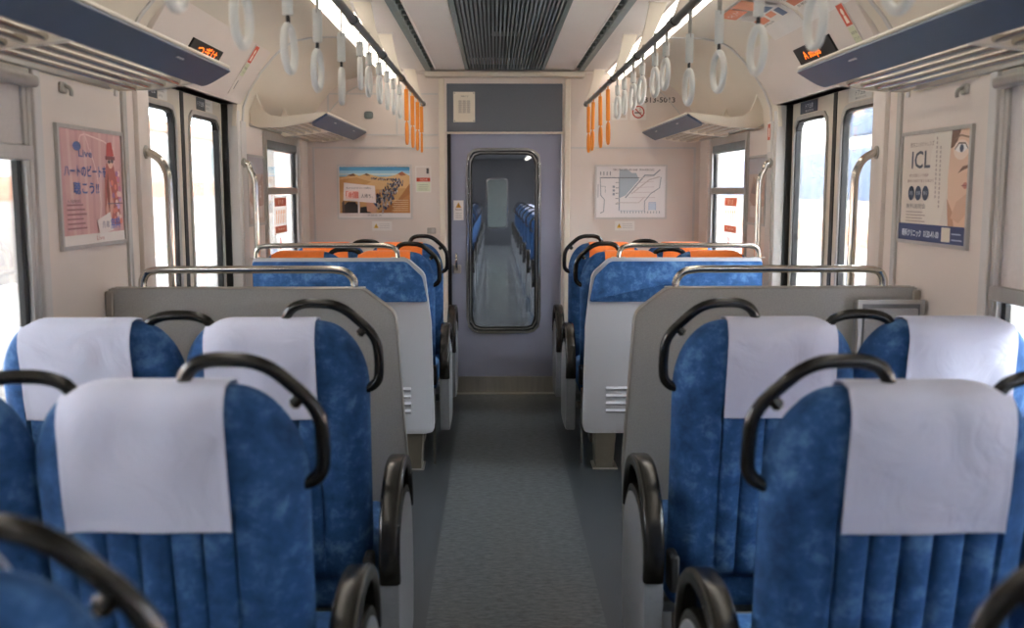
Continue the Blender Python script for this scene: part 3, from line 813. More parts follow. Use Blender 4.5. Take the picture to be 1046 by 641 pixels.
# ================================================================== STRAP BARS AND STRAPS
XB, ZB = .54, 1.975
ordw = ['first', 'second', 'third', 'fourth', 'fifth', 'sixth', 'seventh']
BR = (6.70, 5.2, 4.33, 3.45, 2.55, 1.65, .75)
for sx, sd in SIDES:
    t = thing('strap_bar', 'dark metal bar carrying the hanging straps, %s side' % sd, 'rail', (sx * XB, 3.0, ZB), 'strap bars')
    mirror(MB().tube([(XB, YB + .1, ZB), (XB, 6.74, ZB)], .0135, 12), sx).build('bar', 'bar', t)
    for y in BR:
        L_ = catmull([(.665, 0, 2.205), (.645, 0, 2.15), (.605, 0, 2.06), (.56, 0, 1.97)], 5)
        R_ = catmull([(.590, 0, 2.205), (.580, 0, 2.15), (.560, 0, 2.06), (.527, 0, 1.965)], 5)
        poly = [(p.x, p.z) for p in L_] + [(p.x, p.z) for p in reversed(R_)]
        n = len(L_)
        vs = [(u, y - .014, v) for u, v in poly] + [(u, y + .014, v) for u, v in poly]; m = len(poly)
        fs = [(i, (i + 1) % m, m + (i + 1) % m, m + i) for i in range(m)]
        for s in (0, m): fs += [(s + i, s + i + 1, s + m - 2 - i, s + m - 1 - i) for i in range(n - 1)]
        b = mirror(MB().add(vs, fs), sx).build('bracket', 'wall_cream', t)
        mirror(MB().tube([(XB, y - .022, ZB), (XB, y + .022, ZB)], .018, 10), sx).build('clamp', 'bar', b)
        mirror(MB().box(.583, .675, y - .02, y + .02, 2.194, 2.201, .002), sx).build('ceiling_plate', 'ceiling', b)
def make_strap(kind, label, group):
    t = thing('hanging_strap', label, 'strap', (0, 0, 0), group)
    s0, s1, rc = {'long': (.085, .172, .246), 'short': (.05, .098, .158), 'orange': (.03, .195, .262)}[kind]
    bandm, slm, rm = ('orange', 'orange', 'orange') if kind == 'orange' else ('strap_band', 'strap_sleeve', 'strap_white')
    # band looped over the bar
    loop = [Vector((0, .010 * s, -s0)) for s in (1,)] + [Vector((0, .0155 * math.cos(a), .0155 * math.sin(a))) for a in [math.pi * k / 8 for k in range(9)]] + [Vector((0, -.010, -s0))]
    loop = [Vector((0, .004, -s0 - .01))] + loop[1:-1] + [Vector((0, -.004, -s0 - .01))]
    MB().sweep(loop, rect2(-.009, .009, -.0012, .0012), (1, 0, 0)).build('band', bandm, t)
    mb = MB(); r = .0125 if kind != 'orange' else .0115
    mb.sweep([(0, 0, -s0), (0, 0, -s0 - .006), (0, 0, -s1 + .006), (0, 0, -s1)], [(r * math.cos(a), r * .8 * math.sin(a)) for a in [2 * math.pi * k / 12 for k in range(12)]], (0, 1, 0))
    mb.build('sleeve', slm, t, 60)
    f_ = MB()
    for s in (-1, 1): f_.tube([(0, .004 * s, -s1), (0, .009 * s, -rc + .045)], .0035, 6)
    f_.build('fork', 'dark' if kind != 'orange' else 'orange', t)
    rr = .0505
    if kind == 'orange':
        MB().tube([(0, rr * .62 * math.sin(a), -rc + rr * 1.08 * math.cos(a)) for a in [2 * math.pi * k / 28 for k in range(28)]], .0082, 8, True).build('ring', rm, t, 60)
    else:
        MB().tube([(0, rr * math.sin(a), -rc + rr * math.cos(a)) for a in [2 * math.pi * k / 32 for k in range(32)]], .0085, 10, True).build('ring', rm, t, 60)
    return t
SP = {}
plan = [('long', (1.13, 1.54, 1.935, 2.335, 2.755, 3.165)), ('short', (3.59, 3.86, 4.16, 4.45, 4.75, 5.03)), ('orange', (5.44, 5.83, 6.22, 6.55))]
for sx, sd in SIDES:
    for kind, ys in plan:
        for i, y in enumerate(ys):
            nm = {'long': '%s long white strap ring from the camera on the %s bar', 'short': '%s short white strap ring from the camera on the %s bar', 'orange': '%s orange strap from the camera on the %s bar'}[kind] % (ordw[i], sd)
            gp = {'long': 'long white hanging straps', 'short': 'short white hanging straps', 'orange': 'orange hanging straps'}[kind]
            if kind not in SP: s_ = make_strap(kind, nm, gp); SP[kind] = s_
            else: s_ = copy_tree(SP[kind]); s_['label'] = nm
            s_.location = (sx * XB, y, ZB)
            s_.rotation_euler = (R(random.uniform(-2, 2)), R(random.uniform(-1.5, 1.5)), R(random.uniform(-4, 4) + (1 if sx < 0 else 3)))

# ================================================================== GRAB POLES AT THE DOORS
for sx, sd in SIDES:
    for y, nm, dy in ((3.615, 'near', 0), (5.03, 'far', 0)):
        t = thing('door_grab_pole', 'chrome vertical grab pole at the %s edge of the %s doors' % ('nearer' if nm == 'near' else 'farther', sd), 'grab pole', (sx * 1.25, y, .9), 'door grab poles')
        xo = 1.235 if nm == 'near' else 1.262
        zt = 1.545
        pts = catmull([(XW - .014, y, zt), (XW - .035, y, zt - .004), (xo + .025, y, zt - .03), (xo + .004, y, zt - .075), (xo, y, zt - .13)], 5) + [(xo, y, 1.2), (xo, y, 1.0), (xo, y, .75)] + catmull([(xo, y, .62), (xo + .004, y, .56), (xo + .03, y, .52), (XW - .014, y, .51)], 5)
        p_ = mirror(MB().tube(pts, .0145, 12), sx).build('pole', 'chrome', t)
        for z in (zt, .51):
            mirror(MB().tube([(XW - .022, y, z), (XW + .0, y, z)], .024, 14), sx).build('mount', 'steel', t)

# ================================================================== DISPLAYS, NOTICES ON THE DOOR HEADERS
def on_header(sx, s, out=.0):
    """point on the sloping header face: s = 0 at the top edge, 1 at the bottom edge"""
    a = Vector((1.125, 2.122)); b = Vector((1.312, 1.826)); n = Vector((-(b - a).y, (b - a).x)).normalized() * -1
    p = a + (b - a) * s + n * out
    return Vector((sx * p.x, 0, p.y))
for sx, sd in SIDES:
    top = on_header(sx, 0); bot = on_header(sx, 1); Vv = (top - bot).normalized(); Uv = Vector((0, -sx, 0)); Nv = Uv.cross(Vv)
    # LED display
    y0, y1 = (3.90, 4.30) if sx < 0 else (3.86, 4.30)
    t = thing('led_display', 'black LED destination display with orange letters over the %s doors' % sd, 'display', (sx * 1.2, (y0 + y1) / 2, 2.0), 'LED displays')
    lo = bot + Vv * (.085 if sx < 0 else .06); hi = bot + Vv * (.19 if sx < 0 else .205)
    cs = []
    for o_ in (-.004, .008):
        for q, y in ((lo, y0), (lo, y1), (hi, y1), (hi, y0)): cs.append(q + Vector((0, y, 0)) + Nv * o_)
    MB().add(cs, [(0, 1, 2, 3), (7, 6, 5, 4), (0, 4, 5, 1), (1, 5, 6, 2), (2, 6, 7, 3), (3, 7, 4, 0)]).build('casing', 'dark', t)
    O = lo + Vector((0, y0 if sx < 0 else y1, 0)) + Nv * .0085
    p = Print(O, Uv, Vv, Nv)
    if sx < 0: p.text('つぎは', .09, .048, .048, (255, 120, 30), .25, .0012)
    else: p.text('A stops', .09, .078, .045, (255, 140, 50), .20, .001)
    p.build('letters', t, 'led')
    # emergency notice plate
    ye = (4.69, 4.76) if sx < 0 else (3.60, 3.67)
    t = thing('emergency_notice', 'narrow notice plate with red pictogram on the %s door header' % sd, 'sign', (sx * 1.2, ye[0], 1.95), 'door header notices')
    lo = bot + Vv * .03; hi = bot + Vv * .29
    cs = []
    for o_ in (-.004, .003):
        for q, y in ((lo, ye[0]), (lo, ye[1]), (hi, ye[1]), (hi, ye[0])): cs.append(q + Vector((0, y, 0)) + Nv * o_)
    MB().add(cs, [(0, 1, 2, 3), (7, 6, 5, 4), (0, 4, 5, 1), (1, 5, 6, 2), (2, 6, 7, 3), (3, 7, 4, 0)]).build('plate', 'wall', t)
    p = Print(lo + Vector((0, ye[0] if sx < 0 else ye[1], 0)) + Nv * .003, Uv, Vv, Nv)
    p.rect(.004, .17, .066, .255, (206, 74, 40)).oval(.035, .225, .012, .014, (240, 226, 210)).poly([(.02, .18), (.05, .18), (.045, .21), (.025, .21)], (240, 226, 210))
    p.rect(.004, .10, .066, .165, (206, 206, 172)).text('非常用', .01, .135, .012, (90, 90, 80), .05).text('ドアコック', .01, .112, .012, (90, 90, 80), .05)
    p.rect(.03, .03, .038, .075, (60, 58, 54))
    p.build('print', t)

# ================================================================== POSTERS
def poster(name, label, O, U, N, w, h, frame='alu', sheet='paper', fw=.012, group=None):
    U = Vector(U); N = Vector(N); V = Vector((0, 0, 1)); O = Vector(O)
    c = O + U * w / 2
    t = thing(name, label, 'poster' if 'map' not in name else 'map', tuple(c), group)
    def slab(u0, u1, v0, v1, n0, n1):
        vs = [O + U * u + V * v + N * n for n in (n0, n1) for u, v in ((u0, v0), (u1, v0), (u1, v1), (u0, v1))]
        return MB().add(vs, [(3, 2, 1, 0), (4, 5, 6, 7), (0, 1, 5, 4), (1, 2, 6, 5), (2, 3, 7, 6), (3, 0, 4, 7)])
    slab(0, w, 0, h, 0, .004).build('sheet', sheet, t)
    if fw:
        fr = MB()
        for a in ((-fw, w + fw, -fw, 0), (-fw, w + fw, h, h + fw), (-fw, 0, 0, h), (w, w + fw, 0, h)): fr.v, fr.f; fr.add(*(lambda q: (q.v, q.f))(slab(*a, 0, .011)))
        fr.build('frame', frame, t)
    return t, Print(O + N * .004, U, V, N)
# desert poster on the end wall, left
t, p = poster('desert_poster', 'framed desert poster with a long queue of people, left of the end door', (-1.125, YE, 1.225), (1, 0, 0), (0, -1, 0), .485, .345, 'pillar')
p.rect(0, 0, .485, .345, (232, 226, 222)).rect(.004, .03, .481, .341, (206, 160, 104))
p.rect(.004, .275, .481, .341, (150, 200, 222)).rect(.004, .315, .481, .341, (84, 156, 198)).rect(.004, .285, .481, .297, (206, 224, 224))
p.poly([(.004, .26), (.07, .285), (.10, .297), (.14, .280), (.19, .298), (.24, .282), (.30, .27), (.38, .285), (.43, .31), (.481, .28), (.481, .20), (.004, .18)], (222, 182, 128))
p.poly([(.06, .285), (.10, .297), (.115, .28), (.08, .278)], (120, 88, 66)).poly([(.17, .29), (.19, .298), (.215, .282), (.19, .281)], (130, 96, 70)).poly([(.40, .295), (.43, .311), (.455, .285), (.42, .281)], (170, 104, 72))
p.poly([(.004, .255), (.12, .27), (.22, .24), (.10, .18), (.004, .17)], (200, 150, 92)).poly([(.26, .03), (.40, .12), (.481, .23), (.481, .03)], (176, 118, 66)).poly([(.36, .03), (.44, .13), (.481, .16), (.481, .03)], (190, 130, 76))
rnd = random.Random(5)
pal = [(60, 62, 70), (96, 98, 110), (150, 146, 146), (208, 204, 202), (70, 84, 116), (120, 80, 76), (46, 44, 48), (176, 160, 150), (52, 62, 92)]
for k in range(330):
    q = rnd.random()
    if q < .75:
        s_ = rnd.random() ** .8; cx_ = .26 + .15 * s_ + rnd.uniform(-.058, .052) * (1.15 - s_ * .5); cy_ = .055 + .195 * s_ + rnd.uniform(-.03, .045) * (1.1 - s_ * .6); z_ = .013 - .007 * s_
    else:
        s_ = rnd.random(); cx_ = .42 - .20 * s_; cy_ = .252 + .012 * s_ + rnd.uniform(-.006, .004); z_ = .005
    p.oval(cx_, cy_, z_ * .55, z_, rnd.choice(pal), 7)
    if k % 3: p.k -= 1
p.poly([(.03, .03), (.035, .085), (.06, .105), (.11, .105), (.13, .08), (.135, .03)], (52, 42, 40)).poly([(.14, .03), (.145, .07), (.19, .075), (.215, .03)], (34, 30, 32)).poly([(.02, .03), (.02, .10), (.035, .12), (.04, .03)], (90, 66, 54))
p.poly([(.128, .03), (.128, .11), (.14, .11), (.14, .03)], (226, 218, 212)).poly([(.19, .04), (.185, .10), (.23, .10), (.26, .06), (.25, .03)], (204, 156, 130))
p.poly([(.03, .115), (.035, .235), (.245, .213), (.25, .098)], (240, 228, 222))
p.text('あなたが見ている間も', .05, .192, .013, (90, 70, 70), .17)
p.rect(.046, .125, .135, .18, (244, 206, 196)).text('「8億', .048, .132, .044, (214, 84, 66), .085, .001).text('人待ち。', .15, .132, .028, (60, 54, 56), .08)
for k in range(6): p.rect(.36 + .01 * (k % 2), .045 + .014 * k, .47, .049 + .014 * k, (222, 196, 160))
p.text('公益広告', .19, .010, .011, (120, 116, 114), .10)
p.build('printed_artwork', t)
# route map, right
t, p = poster('route_map', 'framed pale railway route map, right of the end door', (.625, YE, 1.225), (1, 0, 0), (0, -1, 0), .47, .345, 'pillar')
p.rect(0, 0, .47, .345, (236, 232, 232))
p.poly([(.155, .13), (.155, .325), (.21, .325), (.24, .30), (.27, .30), (.29, .255), (.20, .15)], (176, 190, 200)).rect(.155, .05, .16, .30, (150, 170, 184))
g1 = (150, 158, 166); g2 = (196, 186, 184); g3 = (120, 126, 132)
p.line([(.025, .268), (.29, .268)], .006, g3).line([(.025, .268), (.03, .15), (.055, .12), (.05, .04), (.03, .03)], .005, g1).line([(.03, .21), (.06, .21), (.06, .17)], .003, g1).line([(.01, .14), (.012, .22)], .01, (206, 202, 204))
p.line([(.155, .05), (.155, .27)], .005, g1).line([(.155, .045), (.33, .045)], .003, (160, 176, 196)).line([(.14, .10), (.29, .10), (.33, .14)], .004, g2)
p.line([(.20, .135), (.33, .285), (.39, .285), (.43, .32)], .008, g1).line([(.24, .16), (.36, .255), (.43, .275)], .006, g2)
for k in range(5): p.line([(.22 + k * .02, .135 + k * .033), (.40 - k * .004, .135 + k * .036)], .004, (212, 202, 204))
p.line([(.33, .04), (.33, .11), (.37, .16), (.43, .20), (.44, .27)], .005, g1).line([(.36, .05), (.36, .10), (.405, .10), (.405, .05)], .004, (150, 178, 214)).rect(.363, .05, .402, .095, (206, 218, 232))
for k in range(4): p.rect(.025 + k * .022, .285, .03 + k * .022, .31, g3)
p.text('東海道本線 路線図', .11, .315, .014, (140, 136, 138), .28)
for k in range(14): p.rect(.17 + k * .02, .028, .175 + k * .02, .042, g1)
for k in range(3): p.rect(.11, .15 + .025 * k, .125, .165 + .025 * k, g1)
for k in range(5): p.rect(.13, .09 + .036 * k, .15, .094 + .036 * k, g3)
p.build('printed_artwork', t)
# pink poster on the left wall
t, p = poster('pink_poster', 'framed pink poster with blue lettering and a figure in red hat, left wall', (-XW, 2.925, 1.245), (0, 1, 0), (1, 0, 0), .485, .345)
p.rect(0, 0, .485, .345, (208, 160, 156)); rnd = random.Random(3)
for k in range(9): p.poly([(.03 + .05 * k, .03), (.05 + .05 * k, .03), (.02 + .06 * k, .345), (-.0 + .06 * k, .345)], (216, 176, 170) if k % 2 else (200, 150, 148))
p.rect(0, 0, .485, .03, (232, 226, 220)); p.text('Live', .25, .008, .014, (190, 130, 120), .06)
blue = (70, 92, 150)
p.line([(.14, .30), (.16, .33), (.19, .335), (.21, .31), (.22, .29)], .004, (236, 200, 196)).line([(.20, .335), (.34, .32), (.42, .30)], .004, (236, 206, 200)).line([(.27, .05), (.30, .12), (.27, .22), (.23, .29)], .004, (236, 206, 200))
p.oval(.13, .297, .03, .014, blue).text('Live', .14, .265, .022, blue, .10, .001)
p.text('ハートのビートを', .03, .205, .034, blue, .32, .0015).text('聴こう!!', .09, .152, .036, blue, .19, .002)
p.poly([(.32, .06), (.335, .2), (.35, .25), (.41, .25), (.44, .18), (.455, .05)], (178, 96, 86)).poly([(.33, .10), (.37, .20), (.40, .12), (.36, .04)], (214, 160, 140)).oval(.385, .262, .026, .028, (226, 184, 162)).poly([(.352, .268), (.36, .315), (.40, .32), (.418, .276)], (192, 70, 62)).rect(.345, .262, .425, .274, (120, 50, 50)).oval(.375, .256, .012, .006, (60, 50, 56)).oval(.40, .258, .012, .006, (60, 50, 56))
p.poly([(.34, .17), (.36, .23), (.37, .15), (.36, .08)], (130, 60, 52))
for k in range(26): p.oval(.40 + rnd.uniform(-.02, .06), .13 + rnd.uniform(-.07, .09), .012, .010, rnd.choice([(196, 120, 150), (232, 200, 190), (160, 110, 150), (220, 130, 110), (190, 160, 200)]), 9)
p.poly([(.25, .07), (.36, .095), (.38, .035), (.27, .025)], (232, 220, 214)).text('先着', .29, .045, .022, (120, 110, 130), .06).text('無料', .36, .04, .034, (86, 106, 176), .08, .001)
p.rect(.34, .12, .47, .123, (110, 90, 110))
for k in range(6): p.rect(.03, .048 + .014 * k, .17 - .012 * (k % 3), .053 + .014 * k, (150, 100, 108))
p.text('入場無料', .03, .125, .012, (110, 70, 90), .10)
p.build('printed_artwork', t)
# cosmetic / lens poster on the right wall
t, p = poster('lens_poster', 'framed beige ICL poster with half a face, right wall', (XW, 3.41, 1.245), (0, -1, 0), (-1, 0, 0), .485, .345)
p.rect(0, 0, .485, .345, (224, 212, 200)).poly([(.16, .055), (.20, .20), (.24, .345), (.37, .345), (.35, .18), (.30, .055)], (230, 220, 208))
p.poly([(.36, .055), (.345, .20), (.36, .345), (.485, .345), (.485, .055)], (222, 186, 160)).poly([(.36, .055), (.345, .14), (.385, .10), (.40, .055)], (186, 140, 112)).poly([(.355, .29), (.36, .345), (.42, .345), (.39, .30)], (110, 76, 58)).poly([(.375, .08), (.41, .13), (.485, .16), (.485, .10), (.43, .065)], (208, 168, 142))
p.poly([(.41, .215), (.44, .235), (.485, .24), (.485, .232), (.445, .224)], (120, 84, 68)).oval(.425, .285, .05, .03, (232, 210, 194)).poly([(.385, .285), (.41, .302), (.45, .30), (.465, .287), (.44, .278), (.41, .277)], (238, 232, 230)).oval(.428, .289, .013, .012, (70, 74, 98)).line([(.385, .288), (.41, .305), (.45, .303), (.467, .288)], .004, (66, 50, 48))
p.line([(.385, .318), (.42, .328), (.47, .32)], .005, (130, 98, 80)).poly([(.44, .178), (.458, .188), (.485, .186), (.485, .172), (.46, .168)], (190, 116, 104)).line([(.44, .178), (.485, .178)], .002, (120, 60, 56)).poly([(.47, .205), (.476, .235), (.485, .24), (.485, .20)], (196, 150, 124))
ink = (92, 78, 76)
p.text('眼内コンタクトレンズ', .06, .305, .016, (120, 76, 72), .18).text('ICL', .075, .235, .055, (70, 72, 84), .14, .002)
p.text('視力回復という選択', .06, .208, .010, (150, 110, 100), .15).text('最新の技術で見える毎日を', .05, .190, .010, (150, 110, 100), .20)
for k, q in enumerate((.083, .138, .193)):
    p.oval(q, .155, .024, .024, (44, 54, 78)); p.text(('安全', '快適', '安心')[k], q - .014, .149, .014, (200, 204, 212), .028)
p.text('名古屋アイクリニック' if False else '無料説明会', .05, .105, .016, ink, .15)
for k in range(4): p.rect(.05, .062 + .010 * k, .20 - .02 * (k % 2), .065 + .010 * k, (170, 150, 142))
for k in range(14): p.rect(.262, .14 + .014 * k, .272, .149 + .014 * k, (186, 170, 162)); p.rect(.29, .11 + .014 * k, .30, .119 + .014 * k, (186, 170, 162))
p.rect(0, 0, .485, .055, (44, 58, 104)).text('眼科クリニック', .03, .012, .024, (224, 228, 236), .15, .001).text('0120-41-00', .20, .014, .020, (220, 224, 234), .11, .001).rect(.33, .006, .39, .05, (224, 214, 196)).rect(.40, .012, .47, .016, (180, 190, 214)).rect(.40, .030, .46, .034, (180, 190, 214))
p.build('printed_artwork', t)
# faint posters at the far side walls
for sx, sd in SIDES:
    U = (0, 1, 0) if sx < 0 else (0, -1, 0)
    t, p = poster('side_poster', 'dim framed poster on the %s wall beside the far window' % sd, (sx * XW, 5.135 if sx < 0 else 5.485, 1.235), U, (-sx, 0, 0), .35, .345, 'alu', group='posters beside the far windows')
    p.rect(0, 0, .35, .345, (190, 172, 160)).rect(0, .26, .35, .345, (176, 172, 176)).poly([(.02, .12), (.10, .25), (.22, .20), (.33, .27), (.34, .10), (.2, .06)], (168, 138, 122)).rect(.05, .03, .30, .09, (206, 196, 190)).poly([(.06, .16), (.12, .22), (.16, .15)], (120, 104, 98)).text('旅', .21, .13, .08, (214, 202, 196), .08)
    p.build('printed_artwork', t)

# small stickers
def sticker(name, label, O, U, N, w, h, mat_='paper', cat='sticker'):
    U = Vector(U); N = Vector(N); O = Vector(O); V = Vector((0, 0, 1))
    t = thing(name, label, cat, tuple(O + U * w / 2))
    vs = [O + U * u + V * v + N * n for n in (0, .002) for u, v in ((0, 0), (w, 0), (w, h), (0, h))]
    MB().add(vs, [(3, 2, 1, 0), (4, 5, 6, 7), (0, 1, 5, 4), (1, 2, 6, 5), (2, 3, 7, 6), (3, 0, 4, 7)]).build('plate', mat_, t)
    return t, Print(O + N * .002, U, V, N)
FX = (1, 0, 0); FN = (0, -1, 0)
t, p = sticker('safety_card', 'small notice card with red band beside the desert poster', (-.605, YE, 1.395), FX, FN, .105, .175)
p.rect(.006, .07, .099, .169, (216, 204, 196)).rect(.006, .072, .099, .098, (196, 72, 44)).text('SOS', .03, .078, .013, (240, 220, 210), .05).rect(.074, .125, .09, .162, (70, 66, 64)).rect(.006, .006, .099, .068, (214, 218, 190))
for k in range(4): p.rect(.02, .014 + .012 * k, .085, .017 + .012 * k, (160, 164, 140))
p.build('print', t)
for sd, x in (('left', -.905), ('right', .755)):
    t, p = sticker('warning_label', 'small white label with yellow warning triangle under the %s' % ('desert poster' if sd == 'left' else 'route map'), (x, YE, 1.135), FX, FN, .135, .065)
    p.poly([(.012, .018), (.044, .018), (.028, .05)], (214, 170, 50)).rect(.0265, .026, .0295, .04, (70, 60, 40))
    for k in range(3): p.rect(.05, .018 + .013 * k, .12, .021 + .013 * k, (196, 190, 188))
    p.build('print', t)
t, p = sticker('door_warning', 'white warning sticker with yellow triangle on the end door', (-.35, YE + .03, 1.205), FX, FN, .068, .135)
p.poly([(.014, .085), (.054, .085), (.034, .122)], (206, 150, 40)).rect(.0325, .093, .0355, .108, (60, 50, 40)).text('開放厳禁', .012, .066, .012, (120, 90, 80), .044)
for k in range(4): p.rect(.012, .014 + .011 * k, .056, .017 + .011 * k, (170, 164, 160))
p.build('print', t)
t, p = sticker('notice_sheet', 'small printed notice sheet on the dark panel above the end door', (-.345, YE + .004, 1.865), FX, FN, .145, .20, 'paper_cream', 'notice')
p.text('お知らせ', .05, .165, .012, (120, 112, 104), .05)
for k in range(3): p.rect(.035 + .028 * k, .06, .055 + .028 * k, .145, (196, 188, 174))
for k in range(7): p.rect(.03, .062 + .012 * k, .115, .064 + .012 * k, (170, 162, 150))
for q in (.008, .137):
    for r_ in (.008, .192): p.oval(q, r_, .004, .004, (120, 112, 104), 8)
p.build('print', t)
t, p = sticker('no_smoking_sign', 'white no smoking sign with red ring on the end wall', (.85, YE, 1.88), FX, FN, .107, .106, cat='sign')
p.hoop(.0535, .053, .034, .042, (186, 48, 40)).line([(.027, .080), (.080, .026)], .007, (186, 48, 40)).rect(.028, .044, .066, .052, (90, 82, 80)).rect(.068, .044, .074, .052, (160, 90, 70)).line([(.06, .06), (.068, .07), (.062, .08)], .003, (110, 104, 100))
p.build('print', t)
t, p = sticker('sign_holder', 'empty square white card holder left of the no smoking sign', (.723, YE, 1.88), FX, FN, .107, .112, cat='sign')
p.rect(.014, .014, .093, .098, (206, 192, 180)).rect(.05, .10, .057, .106, (80, 76, 70)); p.build('print', t)
t, p = sticker('number_plate', 'black car number lettering 313-5013 on the end wall', (.82, YE, 1.985), FX, FN, .35, .055, 'wall', 'lettering')
p.text('モハ', .03, .011, .034, (48, 46, 46), .075).text('313-5013', .125, .011, .034, (44, 42, 42), .205, .001); p.build('lettering', t)
# latch and vent on the left end wall
t = thing('wall_latch', 'small grey metal latch low on the left end wall', 'latch', (-.50, YE, 1.13))
MB().box(-.53, -.47, YE - .014, YE, 1.115, 1.155, .003).build('latch_plate', 'steel', t); MB().box(-.50, -.476, YE - .02, YE - .013, 1.12, 1.15, .003).build('latch_lever', 'alu', t)
t = thing('wall_speaker', 'small rounded grey vent high on the left end wall', 'vent', (-.90, YE, 1.92))
MB().prism(rounded(rect2(-.945, -.885, 1.885, 1.935), .018, 4), 'y', YE - .008, YE, .002).build('vent_plate', 'grille', t)
for k in range(3): MB().box(-.935, -.895, YE - .011, YE - .007, 1.895 + k * .012, 1.900 + k * .012).build('vent_bar', 'slot_strip', t)
# red stickers on right far pillar
t, p = sticker('pillar_sticker', 'small red and white sticker on the pillar beyond the right doors', (XW - .012, 5.10, 1.60), (0, -1, 0), (-1, 0, 0), .06, .15)
p.rect(.006, .06, .054, .14, (200, 90, 60)).rect(.02, .075, .04, .12, (236, 214, 200)); p.build('print', t)
# advertising sheets on the curved ceiling edge, right
for i, (y0, y1) in enumerate(((3.52, 3.98), (4.02, 4.46), (3.02, 3.48))):
    t = thing('ceiling_advert', ('nearer orange' if i == 2 else 'middle orange and white' if i == 0 else 'farther white and orange') + ' advertising sheet on the right ceiling curve', 'poster', (1.0, (y0 + y1) / 2, 2.15), 'ceiling adverts')
    prof_shell(y0, y1, .004, .003, PROF[1:6]).build('sheet', 'paper', t, 60)
    a = Vector((.985, 0, 2.156)); b = Vector((1.06, 0, 2.1415)); O = Vector((1.058, y1, 2.1415)); V = (Vector((.905, 0, 2.161)) - Vector((1.058, 0, 2.1415))).normalized()
    U = Vector((0, -1, 0)); N = U.cross(V)
    p = Print(O + N * .0075, U, V, N)
    Lg = y1 - y0 - .02
    p.rect(.02, .075, Lg * .55, .15, (222, 126, 84)).rect(Lg * .6, .06, Lg, .15, (226, 150, 112)).rect(.02, .0, Lg, .05, (238, 230, 222)).text('キャンペーン', .06, .085, .045, (240, 226, 214), Lg * .4).rect(Lg * .62, .01, Lg * .9, .045, (90, 110, 140))
    for k in range(5): p.rect(.04, .008 + .009 * k, Lg * .5, .011 + .009 * k, (150, 140, 134))
    O = Vector((1.113, y1, 2.1125)); V = (Vector((1.057, 0, 2.1425)) - Vector((1.113, 0, 2.1125))).normalized(); N = U.cross(V)
    p.build('printed_artwork', t)
    q = Print(O + N * .006, U, V, N)
    q.rect(.0, .0, Lg, .062, (232, 224, 214)).rect(.03, .02, Lg * .42, .06, (214, 128, 92)).rect(Lg * .5, .03, Lg * .72, .06, (222, 146, 110)).rect(Lg * .78, .01, Lg * .95, .055, (96, 112, 140))
    q.text('お申込み', .05, .004, .013, (70, 66, 64), Lg * .35).text('TOKAI', Lg * .5, .006, .016, (70, 66, 64), Lg * .2) if False else q.text('お申込み', .05, .004, .013, (70, 66, 64), Lg * .35)
    q.build('printed_border', t)

# ================================================================== NEXT CARRIAGE SEEN THROUGH THE END DOOR
NY0, NY1 = 7.55, 26.0
mb = MB()
for sx in (-1, 1): mb.box(sx * .42, sx * .50, YE + .06, NY0, 0, 2.0)
mb.box(-.5, .5, YE + .06, NY0, 2.0, 2.06); mb.box(-.5, .5, YE + .06, NY0, -.06, 0)
struct(mb.build('wall_gangway', 'grille'), 'gangway between the carriages')
struct(MB().box(-1.5, 1.5, NY0, NY1, -.1, 0).build('floor_next_carriage', 'floor_next'))
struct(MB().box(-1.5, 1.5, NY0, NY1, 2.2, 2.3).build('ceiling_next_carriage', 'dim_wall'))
for sx, sd in SIDES:
    holes = [(8.3 + 1.85 * k, 9.9 + 1.85 * k, .8, 1.75) for k in range(9)]
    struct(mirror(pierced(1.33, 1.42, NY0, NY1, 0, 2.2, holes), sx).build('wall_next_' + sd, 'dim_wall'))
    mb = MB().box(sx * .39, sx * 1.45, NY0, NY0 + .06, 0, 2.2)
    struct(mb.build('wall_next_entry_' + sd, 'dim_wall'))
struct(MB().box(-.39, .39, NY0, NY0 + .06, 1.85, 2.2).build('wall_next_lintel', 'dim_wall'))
for sx, sd in SIDES:
    L = thing('ceiling_light', 'fluorescent strip in the next carriage, %s side, seen through the end door' % sd, 'light', (sx * .74, 15, 2.18), 'lights in the next carriage')
    mirror(MB().prism([(.69, 2.19), (.72, 2.165), (.77, 2.165), (.80, 2.19)], 'y', NY0 + .3, NY1 - .3), sx).build('diffuser', 'diffuser', L)
    mirror(MB().box(.67, .82, NY0 + .25, NY1 - .25, 2.188, 2.2), sx).build('housing', 'alu', L)
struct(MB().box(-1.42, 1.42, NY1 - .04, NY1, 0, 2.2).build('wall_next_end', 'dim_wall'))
struct(MB().prism(rounded(rect2(-.26, .24, .45, 1.68), .09, 6), 'y', NY1 - .06, NY1 - .04).build('window_next_end', 'slot_strip'))
struct(MB().ring(rounded(rect2(-.29, .27, .42, 1.71), .10, 6), rounded(rect2(-.26, .24, .45, 1.68), .09, 6), 'y', NY1 - .07, NY1 - .04, 72).build('trim_next_window', 'chrome'))
for sx, sd in SIDES:
    for k in range(9):
        s_ = copy_tree(PROTO[(sx, 'white_cover')]); s_.location.y = 8.6 + k * 1.75
        s_['label'] = '%s blue double seat beyond the end door glass, %s side of the next carriage' % ((ordw + ['eighth', 'ninth'])[k], sd); s_['group'] = 'seats in the next carriage, %s side' % sd

# ================================================================== OUTSIDE THE WINDOWS
struct(MB().box(-60, 60, -60, 90, -1.4, -1.2).build('ground', 'asphalt'))
struct(MB().box(-7.5, -1.62, -25, 40, -1.2, -.04).build('platform_left', 'concrete'))
struct(MB().box(1.62, 5.2, -25, 40, -1.2, -.04).build('platform_right', 'concrete'))
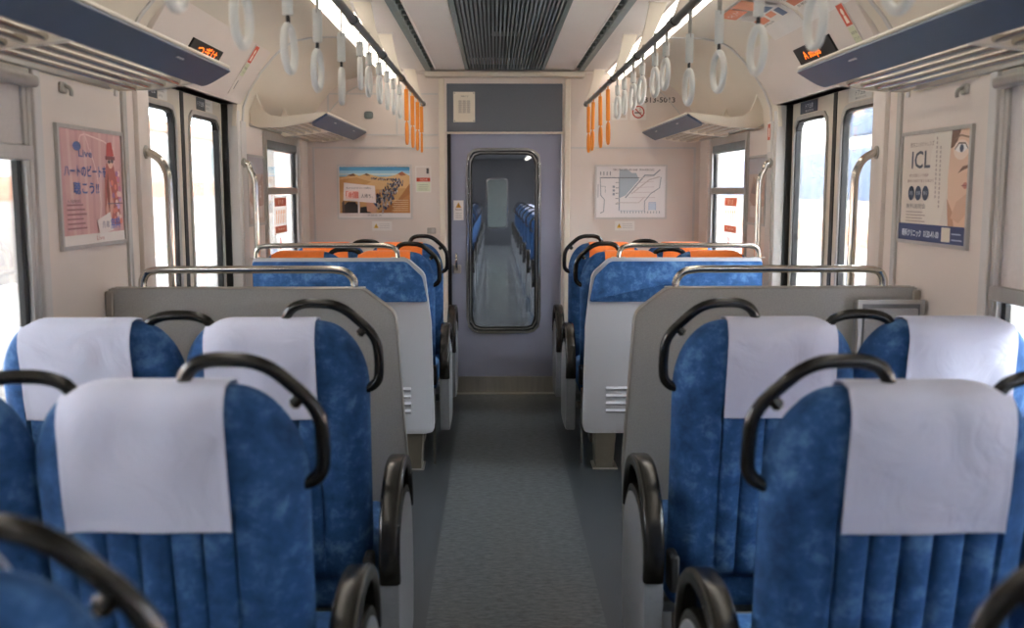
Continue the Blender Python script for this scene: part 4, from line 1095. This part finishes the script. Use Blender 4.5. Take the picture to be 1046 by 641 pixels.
# station building on the left platform
t = thing('station_building', 'pale station building with an orange band outside the left windows', 'building', (-7.6, 8, -.04))
MB().box(-9, -7.6, -20, 40, -.04, 2.9).build('wall', 'building_white', t)
MB().box(-7.62, -7.58, -20, 40, 1.25, 1.62).build('orange_band', 'building_orange', t)
MB().box(-7.66, -7.5, -20, 40, 2.72, 2.95).build('roof_edge', 'building_orange', t)
for k in range(12):
    y = -4 + k * 3.4
    w = MB().box(-7.64, -7.56, y, y + 1.5, 1.75, 2.6, .01).build('window', 'alu', t)
    MB().box(-7.57, -7.55, y + .08, y + 1.42, 1.83, 2.52).build('pane', 'slot_strip', w)
t = thing('vending_machine', 'brown and teal vending machine on the left platform', 'vending machine', (-6.6, 15.6, -.04))
MB().box(-7.0, -6.3, 15.2, 16.1, -.04, 1.75, .03).build('body', 'brown', t); MB().box(-6.31, -6.28, 15.3, 16.0, .75, 1.6, .01).build('display', 'dark', t); MB().box(-6.31, -6.27, 15.25, 16.05, .1, .65, .01).build('lower_panel', 'teal', t)
t = thing('platform_post', 'slim white post standing on the left platform', 'post', (-6.4, 10.9, -.04))
MB().box(-6.48, -6.32, 10.82, 10.98, -.04, 3.4, .02).build('shaft', 'building_white', t); MB().box(-6.6, -6.2, 10.7, 11.1, -.04, .1, .02).build('base', 'concrete', t)
# train on the far track at right
t = thing('passing_train', 'white train with dark blue window band and orange stripe outside the right doors', 'train', (6.6, 10, -1.2))
MB().box(5.5, 8.2, -18, 36, -.9, 2.6, .12).build('body', 'building_white', t)
MB().box(5.47, 5.52, -17, 35, 1.25, 2.05, .01).build('window_band', 'train_blue', t)
MB().box(5.47, 5.52, -17, 35, .55, .85, .01).build('orange_stripe', 'building_orange', t)
MB().box(5.6, 8.1, -17, 35, -1.2, -.9).build('underframe', 'dark', t)
t = thing('platform_sign', 'dark blue platform sign with an orange 6 outside the right doors', 'sign', (4.0, 11.0, -.04))
MB().box(3.9, 4.0, 10.2, 11.9, 2.0, 2.9, .02).build('board', 'train_blue', t)
for y in (10.3, 11.7): MB().box(3.92, 3.98, y - .04, y + .04, -.04, 2.0, .01).build('post', 'steel', t)
p = Print((3.898, 11.3, 2.15), (0, -1, 0), (0, 0, 1), (-1, 0, 0)); p.text('6', .1, .05, .55, (214, 130, 90), .4, .01); p.build('number', t)

t = thing('added_canopy', 'added grey canopy over the left platform, shading the left windows', 'canopy', (-3.6, 8, -.04))  # added canopy, holds back sky light on the left side
MB().box(-5.6, -1.85, -25, 40, 2.75, 2.9, .02).build('roof', 'grille', t)
for k in range(9): MB().box(-3.7, -3.55, -14.6 + k * 6.1, -14.45 + k * 6.1, -.04, 2.75, .01).build('column', 'building_white', t)
